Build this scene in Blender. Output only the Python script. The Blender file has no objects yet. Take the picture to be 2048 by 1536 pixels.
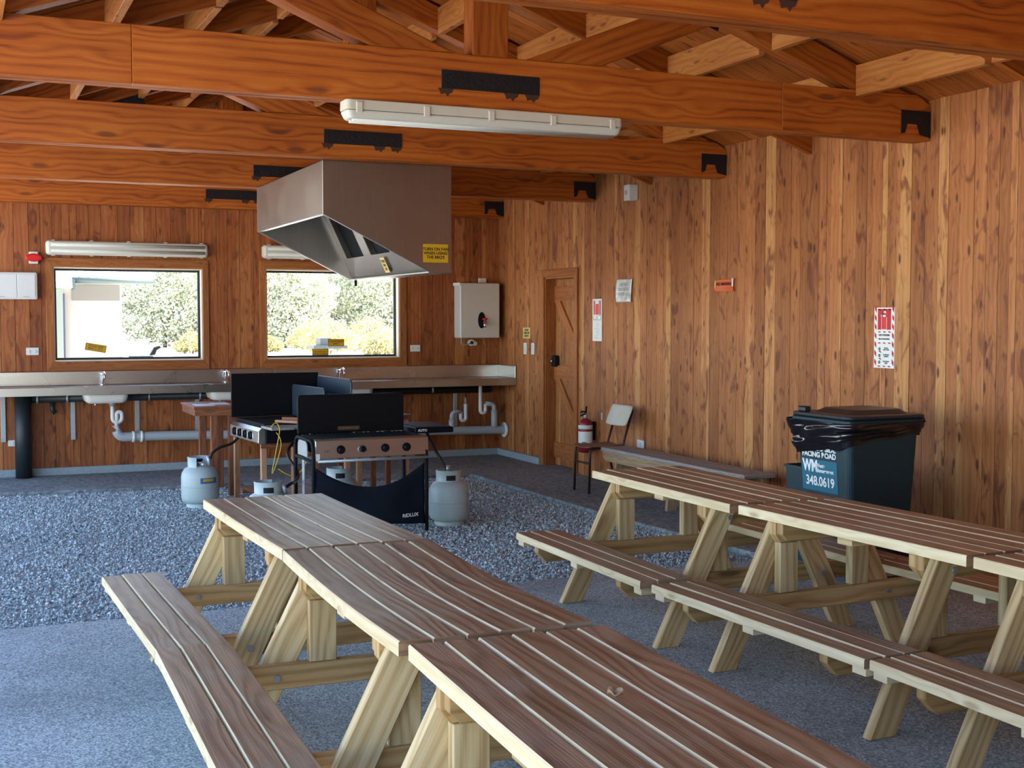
import bpy, math, random
import numpy as np
from mathutils import Vector, Matrix, noise

scene = bpy.context.scene
COL = scene.collection

# ------------------------------------------------------------------ camera, sky, sun, exposure
F_PX = 2528.0
YAW, PITCH = math.radians(23.876), math.radians(2.989)
cam_data = bpy.data.cameras.new('camera')
cam_data.sensor_width = 36.0
cam_data.lens = F_PX / 2048.0 * 36.0
cam_data.clip_end = 300
cam = bpy.data.objects.new('camera', cam_data)
COL.objects.link(cam)
cam.location = (-5.752, -13.365, 1.57)
_f = Vector((math.sin(YAW) * math.cos(PITCH), math.cos(YAW) * math.cos(PITCH), -math.sin(PITCH)))
cam.rotation_euler = _f.to_track_quat('-Z', 'Y').to_euler()
scene.camera = cam

world = bpy.data.worlds.new('sky')
scene.world = world
world.use_nodes = True
wn = world.node_tree
wbg = wn.nodes['Background']
sky = wn.nodes.new('ShaderNodeTexSky')
sky.sky_type = 'NISHITA'
sky.sun_disc = False
sky.sun_elevation = math.radians(52)
sky.sun_rotation = math.radians(70)
sky.air_density = 1.0
sky.dust_density = 0.6
wn.links.new(sky.outputs[0], wbg.inputs[0])
wbg.inputs[1].default_value = 0.40

sun_data = bpy.data.lights.new('sun', 'SUN')
sun_data.energy = 18.0
sun_data.angle = math.radians(0.6)
sun_data.color = (1.0, 0.95, 0.86)
sun = bpy.data.objects.new('sun', sun_data)
COL.objects.link(sun)
# sunlight travels from the right (+X), slightly from behind the building (+Y), downwards
sun.rotation_euler = Vector((-0.60, -0.06, -0.80)).to_track_quat('-Z', 'Y').to_euler()

vs = scene.view_settings
vs.view_transform = 'Standard'
vs.look = 'None'
vs.gamma = 1.0
vs.exposure = 1.28
vs.use_curve_mapping = False
scene.cycles.use_denoising = True
scene.cycles.max_bounces = 10
scene.cycles.diffuse_bounces = 3
scene.cycles.transparent_max_bounces = 12
scene.cycles.sample_clamp_indirect = 6.0
scene.cycles.caustics_reflective = False
scene.cycles.caustics_refractive = False

RNG = random.Random(7)

# ------------------------------------------------------------------ materials
def new_mat(name):
    m = bpy.data.materials.new(name)
    m.use_nodes = True
    return m, m.node_tree, m.node_tree.nodes['Principled BSDF']

def plain(name, col, rough=0.5, metal=0.0, spec=0.5, bump=0.0, bump_scale=40, var=0.0, coat=0.0):
    m, t, b = new_mat(name)
    b.inputs['Base Color'].default_value = (*col, 1)
    b.inputs['Roughness'].default_value = rough
    b.inputs['Metallic'].default_value = metal
    b.inputs['Specular IOR Level'].default_value = spec
    b.inputs['Coat Weight'].default_value = coat
    tc = t.nodes.new('ShaderNodeTexCoord')
    n = t.nodes.new('ShaderNodeTexNoise')
    n.inputs['Scale'].default_value = bump_scale
    n.inputs['Detail'].default_value = 4
    t.links.new(tc.outputs['Object'], n.inputs['Vector'])
    if var > 0:
        mx = t.nodes.new('ShaderNodeMix'); mx.data_type = 'RGBA'
        mx.inputs[6].default_value = (*[c * (1 - var) for c in col], 1)
        mx.inputs[7].default_value = (*[min(1, c * (1 + var)) for c in col], 1)
        t.links.new(n.outputs['Fac'], mx.inputs[0])
        t.links.new(mx.outputs[2], b.inputs['Base Color'])
    if bump > 0:
        bp = t.nodes.new('ShaderNodeBump')
        bp.inputs['Strength'].default_value = bump
        bp.inputs['Distance'].default_value = 0.01
        t.links.new(n.outputs['Fac'], bp.inputs['Height'])
        t.links.new(bp.outputs['Normal'], b.inputs['Normal'])
    return m

def _math(t, op, a, b=None, c=None):
    n = t.nodes.new('ShaderNodeMath'); n.operation = op
    for i, v in enumerate((a, b, c)):
        if v is None: continue
        if isinstance(v, (int, float)): n.inputs[i].default_value = v
        else: t.links.new(v, n.inputs[i])
    return n.outputs[0]

def _noise(t, vec, scale, detail=3, dist=0.0):
    n = t.nodes.new('ShaderNodeTexNoise')
    n.inputs['Scale'].default_value = scale
    n.inputs['Detail'].default_value = detail
    n.inputs['Distortion'].default_value = dist
    t.links.new(vec, n.inputs['Vector'])
    return n.outputs['Fac']

def _comb(t, x, y, z):
    n = t.nodes.new('ShaderNodeCombineXYZ')
    for i, v in enumerate((x, y, z)):
        if isinstance(v, (int, float)): n.inputs[i].default_value = v
        else: t.links.new(v, n.inputs[i])
    return n.outputs[0]

def _mix(t, fac, a, b, mode='MIX'):
    n = t.nodes.new('ShaderNodeMix'); n.data_type = 'RGBA'; n.blend_type = mode
    for i, v in ((0, fac), (6, a), (7, b)):
        if isinstance(v, (int, float)): n.inputs[i].default_value = v
        elif isinstance(v, tuple): n.inputs[i].default_value = (*v, 1)
        else: t.links.new(v, n.inputs[i])
    return n.outputs[2]

def _map(t, v, a, b, c=0.0, d=1.0):
    n = t.nodes.new('ShaderNodeMapRange')
    n.interpolation_type = 'SMOOTHSTEP'
    t.links.new(v, n.inputs[0])
    for i, x in enumerate((a, b, c, d)): n.inputs[i + 1].default_value = x
    return n.outputs[0]

def wood(name, dark, mid, light, pale=None, knot=(0.08, 0.03, 0.012), knot_amt=0.8, ring=55, ring_amt=0.5,
         rough=0.55, var=0.35, pale_amt=0.85, knot_len=4.5, knot_w=13.0, bump=0.25, spec=0.35, wear=None, warp=7.0, feather=0.0):
    """Sawn timber. UV: u runs along the board in metres, v across it; 'rnd' differs per board."""
    m, t, b = new_mat(name)
    uv = t.nodes.new('ShaderNodeUVMap'); uv.uv_map = 'UVMap'
    at = t.nodes.new('ShaderNodeAttribute'); at.attribute_name = 'rnd'
    r = at.outputs['Fac']
    s = t.nodes.new('ShaderNodeSeparateXYZ'); t.links.new(uv.outputs[0], s.inputs[0])
    u, v = s.outputs[0], s.outputs[1]
    rz = _math(t, 'MULTIPLY', r, 61.0)
    # knots
    kv = _comb(t, _math(t, 'MULTIPLY', u, knot_len), _math(t, 'MULTIPLY', v, knot_w), rz)
    vor = t.nodes.new('ShaderNodeTexVoronoi'); vor.voronoi_dimensions = '3D'; vor.feature = 'F1'
    vor.inputs['Scale'].default_value = 1.0
    t.links.new(kv, vor.inputs['Vector'])
    d = vor.outputs['Distance']
    field = _map(t, d, 0.0, 0.6, 1.0, 0.0)
    # growth rings
    warpn = _noise(t, _comb(t, _math(t, 'MULTIPLY', u, 0.9), _math(t, 'MULTIPLY', v, 5.0), rz), 1.0, 2)
    ph = _math(t, 'ADD', _math(t, 'MULTIPLY', v, ring * 2.2), _math(t, 'MULTIPLY', warpn, warp * 2.2))
    ph = _math(t, 'ADD', ph, _math(t, 'MULTIPLY', field, 7.0))
    ph = _math(t, 'ADD', ph, rz)
    rings = _math(t, 'MULTIPLY_ADD', _math(t, 'SINE', ph), 0.5, 0.5)
    rings = _math(t, 'POWER', rings, 1.6)
    fib = _noise(t, _comb(t, _math(t, 'MULTIPLY', u, 5.0), _math(t, 'MULTIPLY', v, 190.0), rz), 1.0, 2)
    big = _noise(t, _comb(t, _math(t, 'MULTIPLY', u, 1.6), _math(t, 'MULTIPLY', v, 9.0), rz), 1.0, 3)
    val = _math(t, 'ADD', _math(t, 'MULTIPLY', rings, ring_amt * 0.6), _math(t, 'MULTIPLY', big, 0.75))
    val = _math(t, 'ADD', val, _math(t, 'MULTIPLY', _math(t, 'SUBTRACT', fib, 0.5), 0.5))
    c1 = _mix(t, _map(t, val, 0.15, 0.55), light, mid)
    c = _mix(t, _map(t, val, 0.5, 0.95), c1, dark)
    if pale is not None:
        # sapwood: whole boards and edges of some boards
        sap = _noise(t, _comb(t, _math(t, 'MULTIPLY', u, 0.25), _math(t, 'MULTIPLY', v, 7.0), rz), 1.0, 1)
        sap = _math(t, 'ADD', sap, _math(t, 'MULTIPLY', _math(t, 'SUBTRACT', r, 0.5), 0.5))
        c = _mix(t, _math(t, 'MULTIPLY', _map(t, sap, 0.68, 0.76), pale_amt), c, _mix(t, _map(t, val, 0.2, 0.9), pale, mid))
    if feather > 0:
        ff = _noise(t, _comb(t, _math(t, 'MULTIPLY', u, 3.2), _math(t, 'MULTIPLY', v, 8.0), rz), 1.0, 4, 1.6)
        c = _mix(t, _math(t, 'MULTIPLY', _map(t, ff, 0.52, 0.70), feather), c, dark)
    kn = _noise(t, kv, 0.6, 1)
    kmask = _math(t, 'MULTIPLY', _map(t, d, 0.10, 0.24, 1.0, 0.0), _map(t, kn, 0.42, 0.52))
    c = _mix(t, _math(t, 'MULTIPLY', kmask, knot_amt), c, knot)
    # board to board variation
    vv = _math(t, 'MULTIPLY_ADD', r, 2 * var, 1 - var)
    c = _mix(t, 1.0, c, _comb(t, vv, _math(t, 'POWER', vv, 1.15), _math(t, 'POWER', vv, 1.3)), 'MULTIPLY')
    if wear is not None:
        tc = t.nodes.new('ShaderNodeTexCoord')
        wn_ = _noise(t, tc.outputs['Object'], 3.0, 5, 0.6)
        c = _mix(t, _map(t, wn_, 0.45, 0.75, 0, 0.7), c, wear)
    t.links.new(c, b.inputs['Base Color'])
    b.inputs['Roughness'].default_value = rough
    b.inputs['Specular IOR Level'].default_value = spec
    bp = t.nodes.new('ShaderNodeBump'); bp.inputs['Strength'].default_value = bump; bp.inputs['Distance'].default_value = 0.004
    t.links.new(val, bp.inputs['Height'])
    t.links.new(bp.outputs[0], b.inputs['Normal'])
    return m

M = {}
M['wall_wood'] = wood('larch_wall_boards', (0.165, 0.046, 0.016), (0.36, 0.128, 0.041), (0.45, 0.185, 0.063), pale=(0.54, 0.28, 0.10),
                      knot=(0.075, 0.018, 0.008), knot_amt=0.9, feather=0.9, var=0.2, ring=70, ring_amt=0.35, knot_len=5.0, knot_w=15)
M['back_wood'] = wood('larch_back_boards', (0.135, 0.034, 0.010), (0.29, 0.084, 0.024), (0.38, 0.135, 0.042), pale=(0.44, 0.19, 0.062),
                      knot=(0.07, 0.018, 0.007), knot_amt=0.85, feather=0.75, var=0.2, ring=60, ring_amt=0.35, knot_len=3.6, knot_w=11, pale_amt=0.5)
M['beam'] = wood('larch_beams', (0.185, 0.036, 0.006), (0.385, 0.094, 0.011), (0.47, 0.142, 0.020), knot=(0.12, 0.03, 0.01), knot_amt=0.75,
                 var=0.14, ring=58, ring_amt=0.55, knot_len=2.6, knot_w=9.0, warp=5.0, rough=0.5)
M['sarking'] = wood('larch_ceiling_boards', (0.21, 0.05, 0.010), (0.40, 0.112, 0.020), (0.49, 0.17, 0.036), knot=(0.1, 0.03, 0.01), knot_amt=0.8,
                    var=0.2, ring=60, ring_amt=0.4, knot_len=3.0)
M['purlin'] = wood('larch_purlins', (0.32, 0.095, 0.02), (0.52, 0.19, 0.042), (0.62, 0.27, 0.07), knot=(0.15, 0.04, 0.012), knot_amt=0.7,
                   var=0.15, ring=60, ring_amt=0.45)
M['trim'] = wood('larch_trim', (0.20, 0.055, 0.014), (0.33, 0.108, 0.028), (0.41, 0.158, 0.047), knot=(0.1, 0.03, 0.01), knot_amt=0.6, var=0.15, ring=60, ring_amt=0.4)
M['door'] = wood('larch_door_boards', (0.18, 0.054, 0.015), (0.33, 0.12, 0.036), (0.42, 0.18, 0.06), pale=(0.52, 0.27, 0.10), knot_amt=0.7, var=0.2, feather=0.4)
M['table_top'] = wood('weathered_table_boards', (0.17, 0.094, 0.052), (0.29, 0.177, 0.103), (0.40, 0.265, 0.165), knot=(0.09, 0.04, 0.025), knot_amt=0.55,
                      var=0.16, ring=70, ring_amt=0.6, rough=0.38, knot_len=1.6, knot_w=7, warp=10, bump=0.5, wear=(0.34, 0.275, 0.205), spec=0.6)
M['table_edge'] = wood('pale_pine_edges', (0.52, 0.38, 0.20), (0.68, 0.54, 0.33), (0.78, 0.66, 0.45), knot=(0.25, 0.13, 0.05), knot_amt=0.5,
                       var=0.1, ring=60, ring_amt=0.4, rough=0.6)  # plank sides and undersides, paler than the tops
M['table_frame'] = wood('treated_pine_frame', (0.33, 0.20, 0.085), (0.50, 0.355, 0.175), (0.62, 0.48, 0.28), knot=(0.2, 0.10, 0.035), knot_amt=0.7,
                        var=0.18, ring=75, ring_amt=0.6, rough=0.6, knot_len=2.0, knot_w=8, warp=9)
M['table_beam'] = wood('brown_pine_beams', (0.26, 0.135, 0.045), (0.42, 0.255, 0.10), (0.52, 0.35, 0.16), knot=(0.12, 0.055, 0.02), knot_amt=0.85,
                       var=0.15, ring=70, ring_amt=0.6, rough=0.6, knot_len=2.0, knot_w=8, warp=6)
M['grey_board'] = wood('grey_weathered_bench', (0.20, 0.185, 0.18), (0.33, 0.31, 0.30), (0.42, 0.40, 0.385), knot_amt=0.2, var=0.12, ring=70, ring_amt=0.5, rough=0.6)
M['bench_frame'] = wood('weathered_bench_frame', (0.22, 0.13, 0.07), (0.36, 0.24, 0.14), (0.45, 0.32, 0.20), knot_amt=0.4, var=0.15)
M['red_brown'] = wood('red_brown_stand', (0.11, 0.035, 0.016), (0.20, 0.068, 0.030), (0.29, 0.11, 0.05), knot_amt=0.4, var=0.15)
M['leg_pine'] = wood('pinkish_stand_legs', (0.28, 0.125, 0.065), (0.40, 0.20, 0.11), (0.48, 0.27, 0.16), knot_amt=0.4, var=0.12)
M['dark'] = plain('dark_gap', (0.02, 0.009, 0.004), 0.9)
M['rust_black'] = plain('blackened_steel', (0.012, 0.010, 0.014), 0.62, 0.3, bump=0.5, bump_scale=70, var=0.5)
M['stain'] = plain('rust_stain', (0.055, 0.020, 0.012), 0.8)
M['black'] = plain('black_enamel', (0.003, 0.0035, 0.006), 0.5, spec=0.22, var=0.2)
M['black_matt'] = plain('black_matt', (0.004, 0.005, 0.008), 0.75, spec=0.25)
M['hood_plate'] = plain('blue_grey_lit_enamel', (0.035, 0.055, 0.08), 0.35, 0.2)  # blue-grey tone: daylight on the black wind guards, put into the colour
M['rubber'] = plain('black_hose', (0.008, 0.008, 0.010), 0.5)
M['sling'] = plain('dark_sling_fabric', (0.006, 0.011, 0.020), 0.85, spec=0.2, bump=0.3, bump_scale=250)
M['white'] = plain('white_plastic', (0.72, 0.73, 0.72), 0.4)
M['cream'] = plain('cream_plastic', (0.66, 0.63, 0.55), 0.35)
M['fixture'] = plain('aged_white_fixture', (0.62, 0.59, 0.50), 0.4)
M['heater'] = plain('heater_case', (0.55, 0.52, 0.48), 0.35)
M['heater_side'] = plain('heater_case_edge', (0.72, 0.74, 0.74), 0.35)
M['red'] = plain('red_plastic', (0.65, 0.012, 0.012), 0.35)
M['dark_red'] = plain('extinguisher_red', (0.26, 0.012, 0.025), 0.3)
M['yellow'] = plain('yellow_sticker', (0.62, 0.36, 0.006), 0.5)
M['pale_yellow'] = plain('pale_yellow_notice', (0.66, 0.50, 0.17), 0.6)
M['orange'] = plain('orange_notice', (0.62, 0.10, 0.015), 0.3)
M['ink'] = plain('black_ink', (0.02, 0.015, 0.012), 0.7)
M['brown_ink'] = plain('brown_ink', (0.11, 0.05, 0.015), 0.7)
M['white_ink'] = plain('white_print', (0.85, 0.88, 0.9), 0.5)
M['red_ink'] = plain('red_print', (0.55, 0.01, 0.02), 0.5)
M['green_ink'] = plain('green_print', (0.05, 0.25, 0.16), 0.5)
M['paper'] = plain('white_paper', (0.78, 0.78, 0.76), 0.5)
M['silver'] = plain('silver_laminate', (0.50, 0.50, 0.49), 0.25, 0.25, bump=0.9, bump_scale=18)
M['gas'] = plain('gas_bottle_paint', (0.44, 0.53, 0.535), 0.42, bump=0.08, bump_scale=30, var=0.06)
M['blue_label'] = plain('blue_label', (0.04, 0.15, 0.36), 0.4)
M['pvc'] = plain('grey_pvc', (0.42, 0.46, 0.50), 0.4)
M['pvc_white'] = plain('white_pvc', (0.76, 0.77, 0.77), 0.35)
M['basin'] = plain('white_basin', (0.76, 0.74, 0.68), 0.35)
M['black_pipe'] = plain('black_drain_pipe', (0.012, 0.018, 0.022), 0.5)
M['galv'] = plain('galvanised_bracket', (0.42, 0.46, 0.48), 0.45, 0.5, var=0.2)
M['chrome'] = plain('chrome', (0.8, 0.8, 0.82), 0.12, 1.0)
M['bolt'] = plain('galvanised_bolt', (0.36, 0.38, 0.40), 0.45, 0.7)
M['bin'] = plain('dark_green_bin', (0.006, 0.036, 0.052), 0.42, bump=0.15, bump_scale=120)
M['bin_face'] = plain('teal_bin_label', (0.012, 0.150, 0.225), 0.42)
M['lid'] = plain('dark_bin_lid', (0.018, 0.024, 0.032), 0.38, bump=0.2, bump_scale=120)
M['bag'] = plain('black_bag_plastic', (0.006, 0.006, 0.010), 0.16, spec=0.8)
M['chair_tube'] = plain('brown_chair_tube', (0.035, 0.018, 0.018), 0.4, 0.3)
M['chair_seat'] = plain('brown_chair_seat', (0.16, 0.075, 0.045), 0.4)
M['chair_back'] = plain('cream_chair_back', (0.52, 0.47, 0.38), 0.45, var=0.1, bump_scale=12)
M['yellow_strap'] = plain('yellow_cord', (0.62, 0.44, 0.04), 0.6)
M['concrete_edge'] = plain('concrete_upstand', (0.30, 0.36, 0.40), 0.8, bump=0.4, bump_scale=30, var=0.25)
M['brand'] = plain('brown_badge', (0.10, 0.055, 0.035), 0.4, 0.3)

def steel(name, col, rough, streak=(3, 160), warm=None):
    m, t, b = new_mat(name)
    tc = t.nodes.new('ShaderNodeTexCoord')
    mp = t.nodes.new('ShaderNodeMapping')
    mp.inputs['Scale'].default_value = (streak[0], streak[0], streak[1])
    t.links.new(tc.outputs['Object'], mp.inputs[0])
    n = _noise(t, mp.outputs[0], 1.0, 3)
    n2 = _noise(t, tc.outputs['Object'], 4.0, 4, 0.5)
    b.inputs['Metallic'].default_value = 1.0
    t.links.new(_map(t, n2, 0.0, 1.0, rough * 0.9, rough * 1.12), b.inputs['Roughness'])
    t.links.new(_mix(t, n, tuple(c * 0.85 for c in col), col), b.inputs['Base Color'])
    return m
M['steel'] = steel('stainless_bench', (0.56, 0.55, 0.53), 0.28)
M['hood_steel'] = steel('stainless_hood', (0.44, 0.42, 0.39), 0.36, streak=(60, 3))
M['panel_steel'] = steel('stainless_panel', (0.58, 0.57, 0.56), 0.35)

def ground_mat(name, a, b_, scale, rough=0.85, big=0.6, stain=None):
    m, t, b = new_mat(name)
    tc = t.nodes.new('ShaderNodeTexCoord')
    n1 = _noise(t, tc.outputs['Object'], scale, 3)
    n2 = _noise(t, tc.outputs['Object'], 1.1, 4)
    c = _mix(t, _map(t, n1, 0.32, 0.68), a, b_)
    c = _mix(t, _map(t, n2, 0.3, 0.8, 0, big), c, tuple(x * 0.55 for x in a))
    vor = t.nodes.new('ShaderNodeTexVoronoi'); vor.inputs['Scale'].default_value = scale * 0.8
    t.links.new(tc.outputs['Object'], vor.inputs['Vector'])
    bw = t.nodes.new('ShaderNodeRGBToBW'); t.links.new(vor.outputs['Color'], bw.inputs[0])
    c = _mix(t, 0.45, c, _mix(t, 1.0, c, bw.outputs[0], 'OVERLAY'))
    hs = t.nodes.new('ShaderNodeHueSaturation'); hs.inputs['Saturation'].default_value = 0.75
    t.links.new(c, hs.inputs['Color'])
    t.links.new(hs.outputs[0], b.inputs['Base Color'])
    b.inputs['Roughness'].default_value = rough
    bp = t.nodes.new('ShaderNodeBump'); bp.inputs['Strength'].default_value = 0.8; bp.inputs['Distance'].default_value = 0.006
    t.links.new(n1, bp.inputs['Height']); t.links.new(bp.outputs[0], b.inputs['Normal'])
    return m
M['floor'] = ground_mat('aggregate_concrete', (0.23, 0.31, 0.335), (0.54, 0.66, 0.70), 95)
M['slab'] = ground_mat('concrete_slab', (0.17, 0.222, 0.235), (0.25, 0.315, 0.33), 40, big=0.4)
M['gravel_bed'] = ground_mat('gravel_bed', (0.24, 0.30, 0.32), (0.50, 0.59, 0.61), 70)
M['outdoor'] = ground_mat('pale_outdoor_gravel', (0.50, 0.48, 0.43), (0.62, 0.60, 0.55), 30)

def rnd_mat(name, stops, rough=0.8, trans=0.0):
    m, t, b = new_mat(name)
    at = t.nodes.new('ShaderNodeAttribute'); at.attribute_name = 'rnd'
    cr = t.nodes.new('ShaderNodeValToRGB')
    el = cr.color_ramp.elements
    el[0].position, el[0].color = stops[0][0], (*stops[0][1], 1)
    el[1].position, el[1].color = stops[-1][0], (*stops[-1][1], 1)
    for p, c in stops[1:-1]:
        e = el.new(p); e.color = (*c, 1)
    t.links.new(at.outputs['Fac'], cr.inputs[0])
    t.links.new(cr.outputs[0], b.inputs['Base Color'])
    b.inputs['Roughness'].default_value = rough
    return m
M['stones'] = rnd_mat('gravel_stones', [(0, (0.25, 0.31, 0.33)), (0.5, (0.42, 0.50, 0.53)), (0.85, (0.58, 0.66, 0.68)), (1, (0.80, 0.84, 0.85))])
M['leaf'] = rnd_mat('grey_green_leaves', [(0, (0.30, 0.33, 0.22)), (0.5, (0.56, 0.58, 0.40)), (1, (0.76, 0.76, 0.58))], 0.6)
M['leaf_yellow'] = rnd_mat('yellow_green_leaves', [(0, (0.36, 0.33, 0.12)), (0.5, (0.62, 0.56, 0.24)), (1, (0.78, 0.66, 0.36))], 0.6)
M['bark'] = plain('bark', (0.12, 0.09, 0.065), 0.9, bump=0.6, bump_scale=20)
M['out_wall'] = plain('pale_painted_wall', (0.40, 0.37, 0.34), 0.8)
M['out_green'] = plain('pale_green_gutter', (0.09, 0.125, 0.115), 0.5)
M['out_roof'] = plain('pale_roof_iron', (0.58, 0.64, 0.62), 0.5)
M['out_post'] = plain('pale_post', (0.24, 0.27, 0.22), 0.5)
M['out_dark'] = plain('shaded_doorway', (0.06, 0.07, 0.10), 0.7)
M['out_grey'] = plain('grey_outdoor_metal', (0.05, 0.065, 0.07), 0.5)
M['alu'] = plain('window_aluminium', (0.55, 0.54, 0.50), 0.4, 0.4)
M['gasket'] = plain('black_gasket', (0.01, 0.012, 0.02), 0.6)

def glass_mat(name, tint=(1, 1, 1), gloss=0.06):
    m, t, b = new_mat(name)
    out = t.nodes['Material Output']
    tr = t.nodes.new('ShaderNodeBsdfTransparent'); tr.inputs[0].default_value = (*tint, 1)
    gl = t.nodes.new('ShaderNodeBsdfGlossy'); gl.inputs['Roughness'].default_value = 0.03
    mx = t.nodes.new('ShaderNodeMixShader'); mx.inputs[0].default_value = gloss
    t.links.new(tr.outputs[0], mx.inputs[1]); t.links.new(gl.outputs[0], mx.inputs[2])
    t.links.new(mx.outputs[0], out.inputs[0])
    return m
M['glass'] = glass_mat('window_glass')

def diffuser_mat():
    m, t, b = new_mat('ribbed_diffuser')
    b.inputs['Base Color'].default_value = (0.68, 0.68, 0.62, 1)
    b.inputs['Roughness'].default_value = 0.35
    b.inputs['Transmission Weight'].default_value = 0.12
    b.inputs['IOR'].default_value = 1.3
    tc = t.nodes.new('ShaderNodeTexCoord')
    n = _noise(t, tc.outputs['Object'], 60, 2)
    bp = t.nodes.new('ShaderNodeBump'); bp.inputs['Strength'].default_value = 0.2
    t.links.new(n, bp.inputs['Height']); t.links.new(bp.outputs[0], b.inputs['Normal'])
    return m
M['diffuser'] = diffuser_mat()

# ------------------------------------------------------------------ mesh builder
class MB:
    def __init__(self):
        self.v, self.f, self.uv, self.r, self.mi, self.sm = [], [], [], [], [], []

    def face(self, idx, uvs, r, mi=0, smooth=False):
        self.f.append(idx); self.uv.append(uvs); self.r.append(r); self.mi.append(mi); self.sm.append(smooth)

    def box(self, lo, hi, axis=None, mi=0, r=None, mat=None, top_mi=None):
        """Axis-aligned box; axis = grain direction (0,1,2)."""
        r = RNG.random() if r is None else r
        d = [hi[i] - lo[i] for i in range(3)]
        if axis is None: axis = max(range(3), key=lambda i: abs(d[i]))
        base = len(self.v)
        cs = [(x, y, z) for x in (lo[0], hi[0]) for y in (lo[1], hi[1]) for z in (lo[2], hi[2])]
        for c in cs:
            p = Vector(c)
            if mat is not None: p = mat @ p
            self.v.append(tuple(p))
        o1, o2 = r * 37.0, r * 11.3
        quads = [((0, 1, 3, 2), 0), ((4, 6, 7, 5), 0), ((0, 4, 5, 1), 1), ((2, 3, 7, 6), 1), ((0, 2, 6, 4), 2), ((1, 5, 7, 3), 2)]
        for qi, (q, n) in enumerate(quads):
            rest = [a for a in (0, 1, 2) if a != n]
            if axis in rest:
                ua = axis; va = [a for a in rest if a != axis][0]
            else:
                ua, va = rest
            uvs = [(cs[i][ua] + o1, cs[i][va] + o2) for i in q]
            m_ = top_mi if (top_mi is not None and qi == 5) else mi
            self.face([base + i for i in q], uvs, r, m_)
        return self

    def prism(self, poly, lo, hi, plane='xz', mi=0, r=None, along=None, smooth=False):
        """Extrude a 2-D polygon (CCW or CW) between lo and hi along the missing axis."""
        r = RNG.random() if r is None else r
        o1, o2 = r * 37.0, r * 11.3
        def P(a, b, c):
            return {'xz': (a, c, b), 'xy': (a, b, c), 'yz': (c, a, b)}[plane]
        n = len(poly); base = len(self.v)
        for c in (lo, hi):
            for a, b in poly: self.v.append(P(a, b, c))
        if along is None:
            (a0, b0), (a1, b1) = max(((poly[i], poly[(i + 1) % n]) for i in range(n)), key=lambda e: (e[0][0] - e[1][0]) ** 2 + (e[0][1] - e[1][1]) ** 2)
            L = math.hypot(a1 - a0, b1 - b0); along = ((a1 - a0) / L, (b1 - b0) / L)
        ca, sa = along
        def uv2(a, b): return (a * ca + b * sa + o1, -a * sa + b * ca + o2)
        area = sum(poly[i][0] * poly[(i + 1) % n][1] - poly[(i + 1) % n][0] * poly[i][1] for i in range(n))
        flip = (area > 0) == (plane != 'xz')
        f0, f1 = list(range(n)), list(range(n, 2 * n))
        a_, b_ = (f0[::-1], f1) if flip else (f0, f1[::-1])
        self.face([base + i for i in a_], [uv2(*poly[i % n]) for i in a_], r, mi)
        self.face([base + i for i in b_], [uv2(*poly[i % n]) for i in b_], r, mi)
        for i in range(n):
            j = (i + 1) % n
            q = [i, j, n + j, n + i] if flip else [j, i, n + i, n + j]
            uvs = []
            for k in q:
                a, b = poly[k % n]
                uvs.append((a * ca + b * sa + o1, (lo if k < n else hi) + o2))
            self.face([base + k for k in q], uvs, r, mi, smooth)
        return self

    def tube(self, pts, rad, n=10, mi=0, caps=True, r=0.5, smooth=True):
        pts = [Vector(p) for p in pts]
        rads = rad if isinstance(rad, (list, tuple)) else [rad] * len(pts)
        base = len(self.v); prev = None
        for i, p in enumerate(pts):
            if i == 0: t = pts[1] - p
            elif i == len(pts) - 1: t = p - pts[i - 1]
            else: t = (pts[i + 1] - p).normalized() + (p - pts[i - 1]).normalized()
            t.normalize()
            if prev is None:
                a = Vector((0, 0, 1)) if abs(t.z) < 0.9 else Vector((1, 0, 0))
                nrm = t.cross(a).normalized()
            else:
                nrm = (prev - t * prev.dot(t)).normalized()
            prev = nrm; bn = t.cross(nrm)
            for k in range(n):
                an = 2 * math.pi * k / n
                self.v.append(tuple(p + (nrm * math.cos(an) + bn * math.sin(an)) * rads[i]))
        for i in range(len(pts) - 1):
            for k in range(n):
                k2 = (k + 1) % n
                q = [base + i * n + k, base + i * n + k2, base + (i + 1) * n + k2, base + (i + 1) * n + k]
                self.face(q, [(0, 0)] * 4, r, mi, smooth)
        if caps:
            self.face([base + k for k in range(n)][::-1], [(0, 0)] * n, r, mi)
            e = base + (len(pts) - 1) * n
            self.face([e + k for k in range(n)], [(0, 0)] * n, r, mi)
        return self

    def lathe(self, prof, c, n=28, mi=0, r=0.5, a0=0.0, a1=2 * math.pi, close=True):
        """prof: list of (radius, z); revolved about the vertical through c."""
        base = len(self.v); full = abs(a1 - a0 - 2 * math.pi) < 1e-6
        cols = n if full else n + 1
        for rr, z in prof:
            for k in range(cols):
                an = a0 + (a1 - a0) * k / n
                self.v.append((c[0] + rr * math.cos(an), c[1] + rr * math.sin(an), c[2] + z))
        for i in range(len(prof) - 1):
            for k in range(n):
                k2 = (k + 1) % cols
                q = [base + i * cols + k, base + i * cols + k2, base + (i + 1) * cols + k2, base + (i + 1) * cols + k]
                self.face(q, [(0, 0)] * 4, r, mi, True)
        if full and close:
            if prof[0][0] > 1e-4: self.face([base + k for k in range(n)][::-1], [(0, 0)] * n, r, mi)
            e = base + (len(prof) - 1) * cols
            if prof[-1][0] > 1e-4: self.face([e + k for k in range(n)], [(0, 0)] * n, r, mi)
        return self

    def quad(self, a, b, c, d, mi=0, r=0.5, uvs=None):
        base = len(self.v)
        self.v += [tuple(a), tuple(b), tuple(c), tuple(d)]
        self.face([base, base + 1, base + 2, base + 3], uvs or [(0, 0), (1, 0), (1, 1), (0, 1)], r, mi)
        return self

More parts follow.
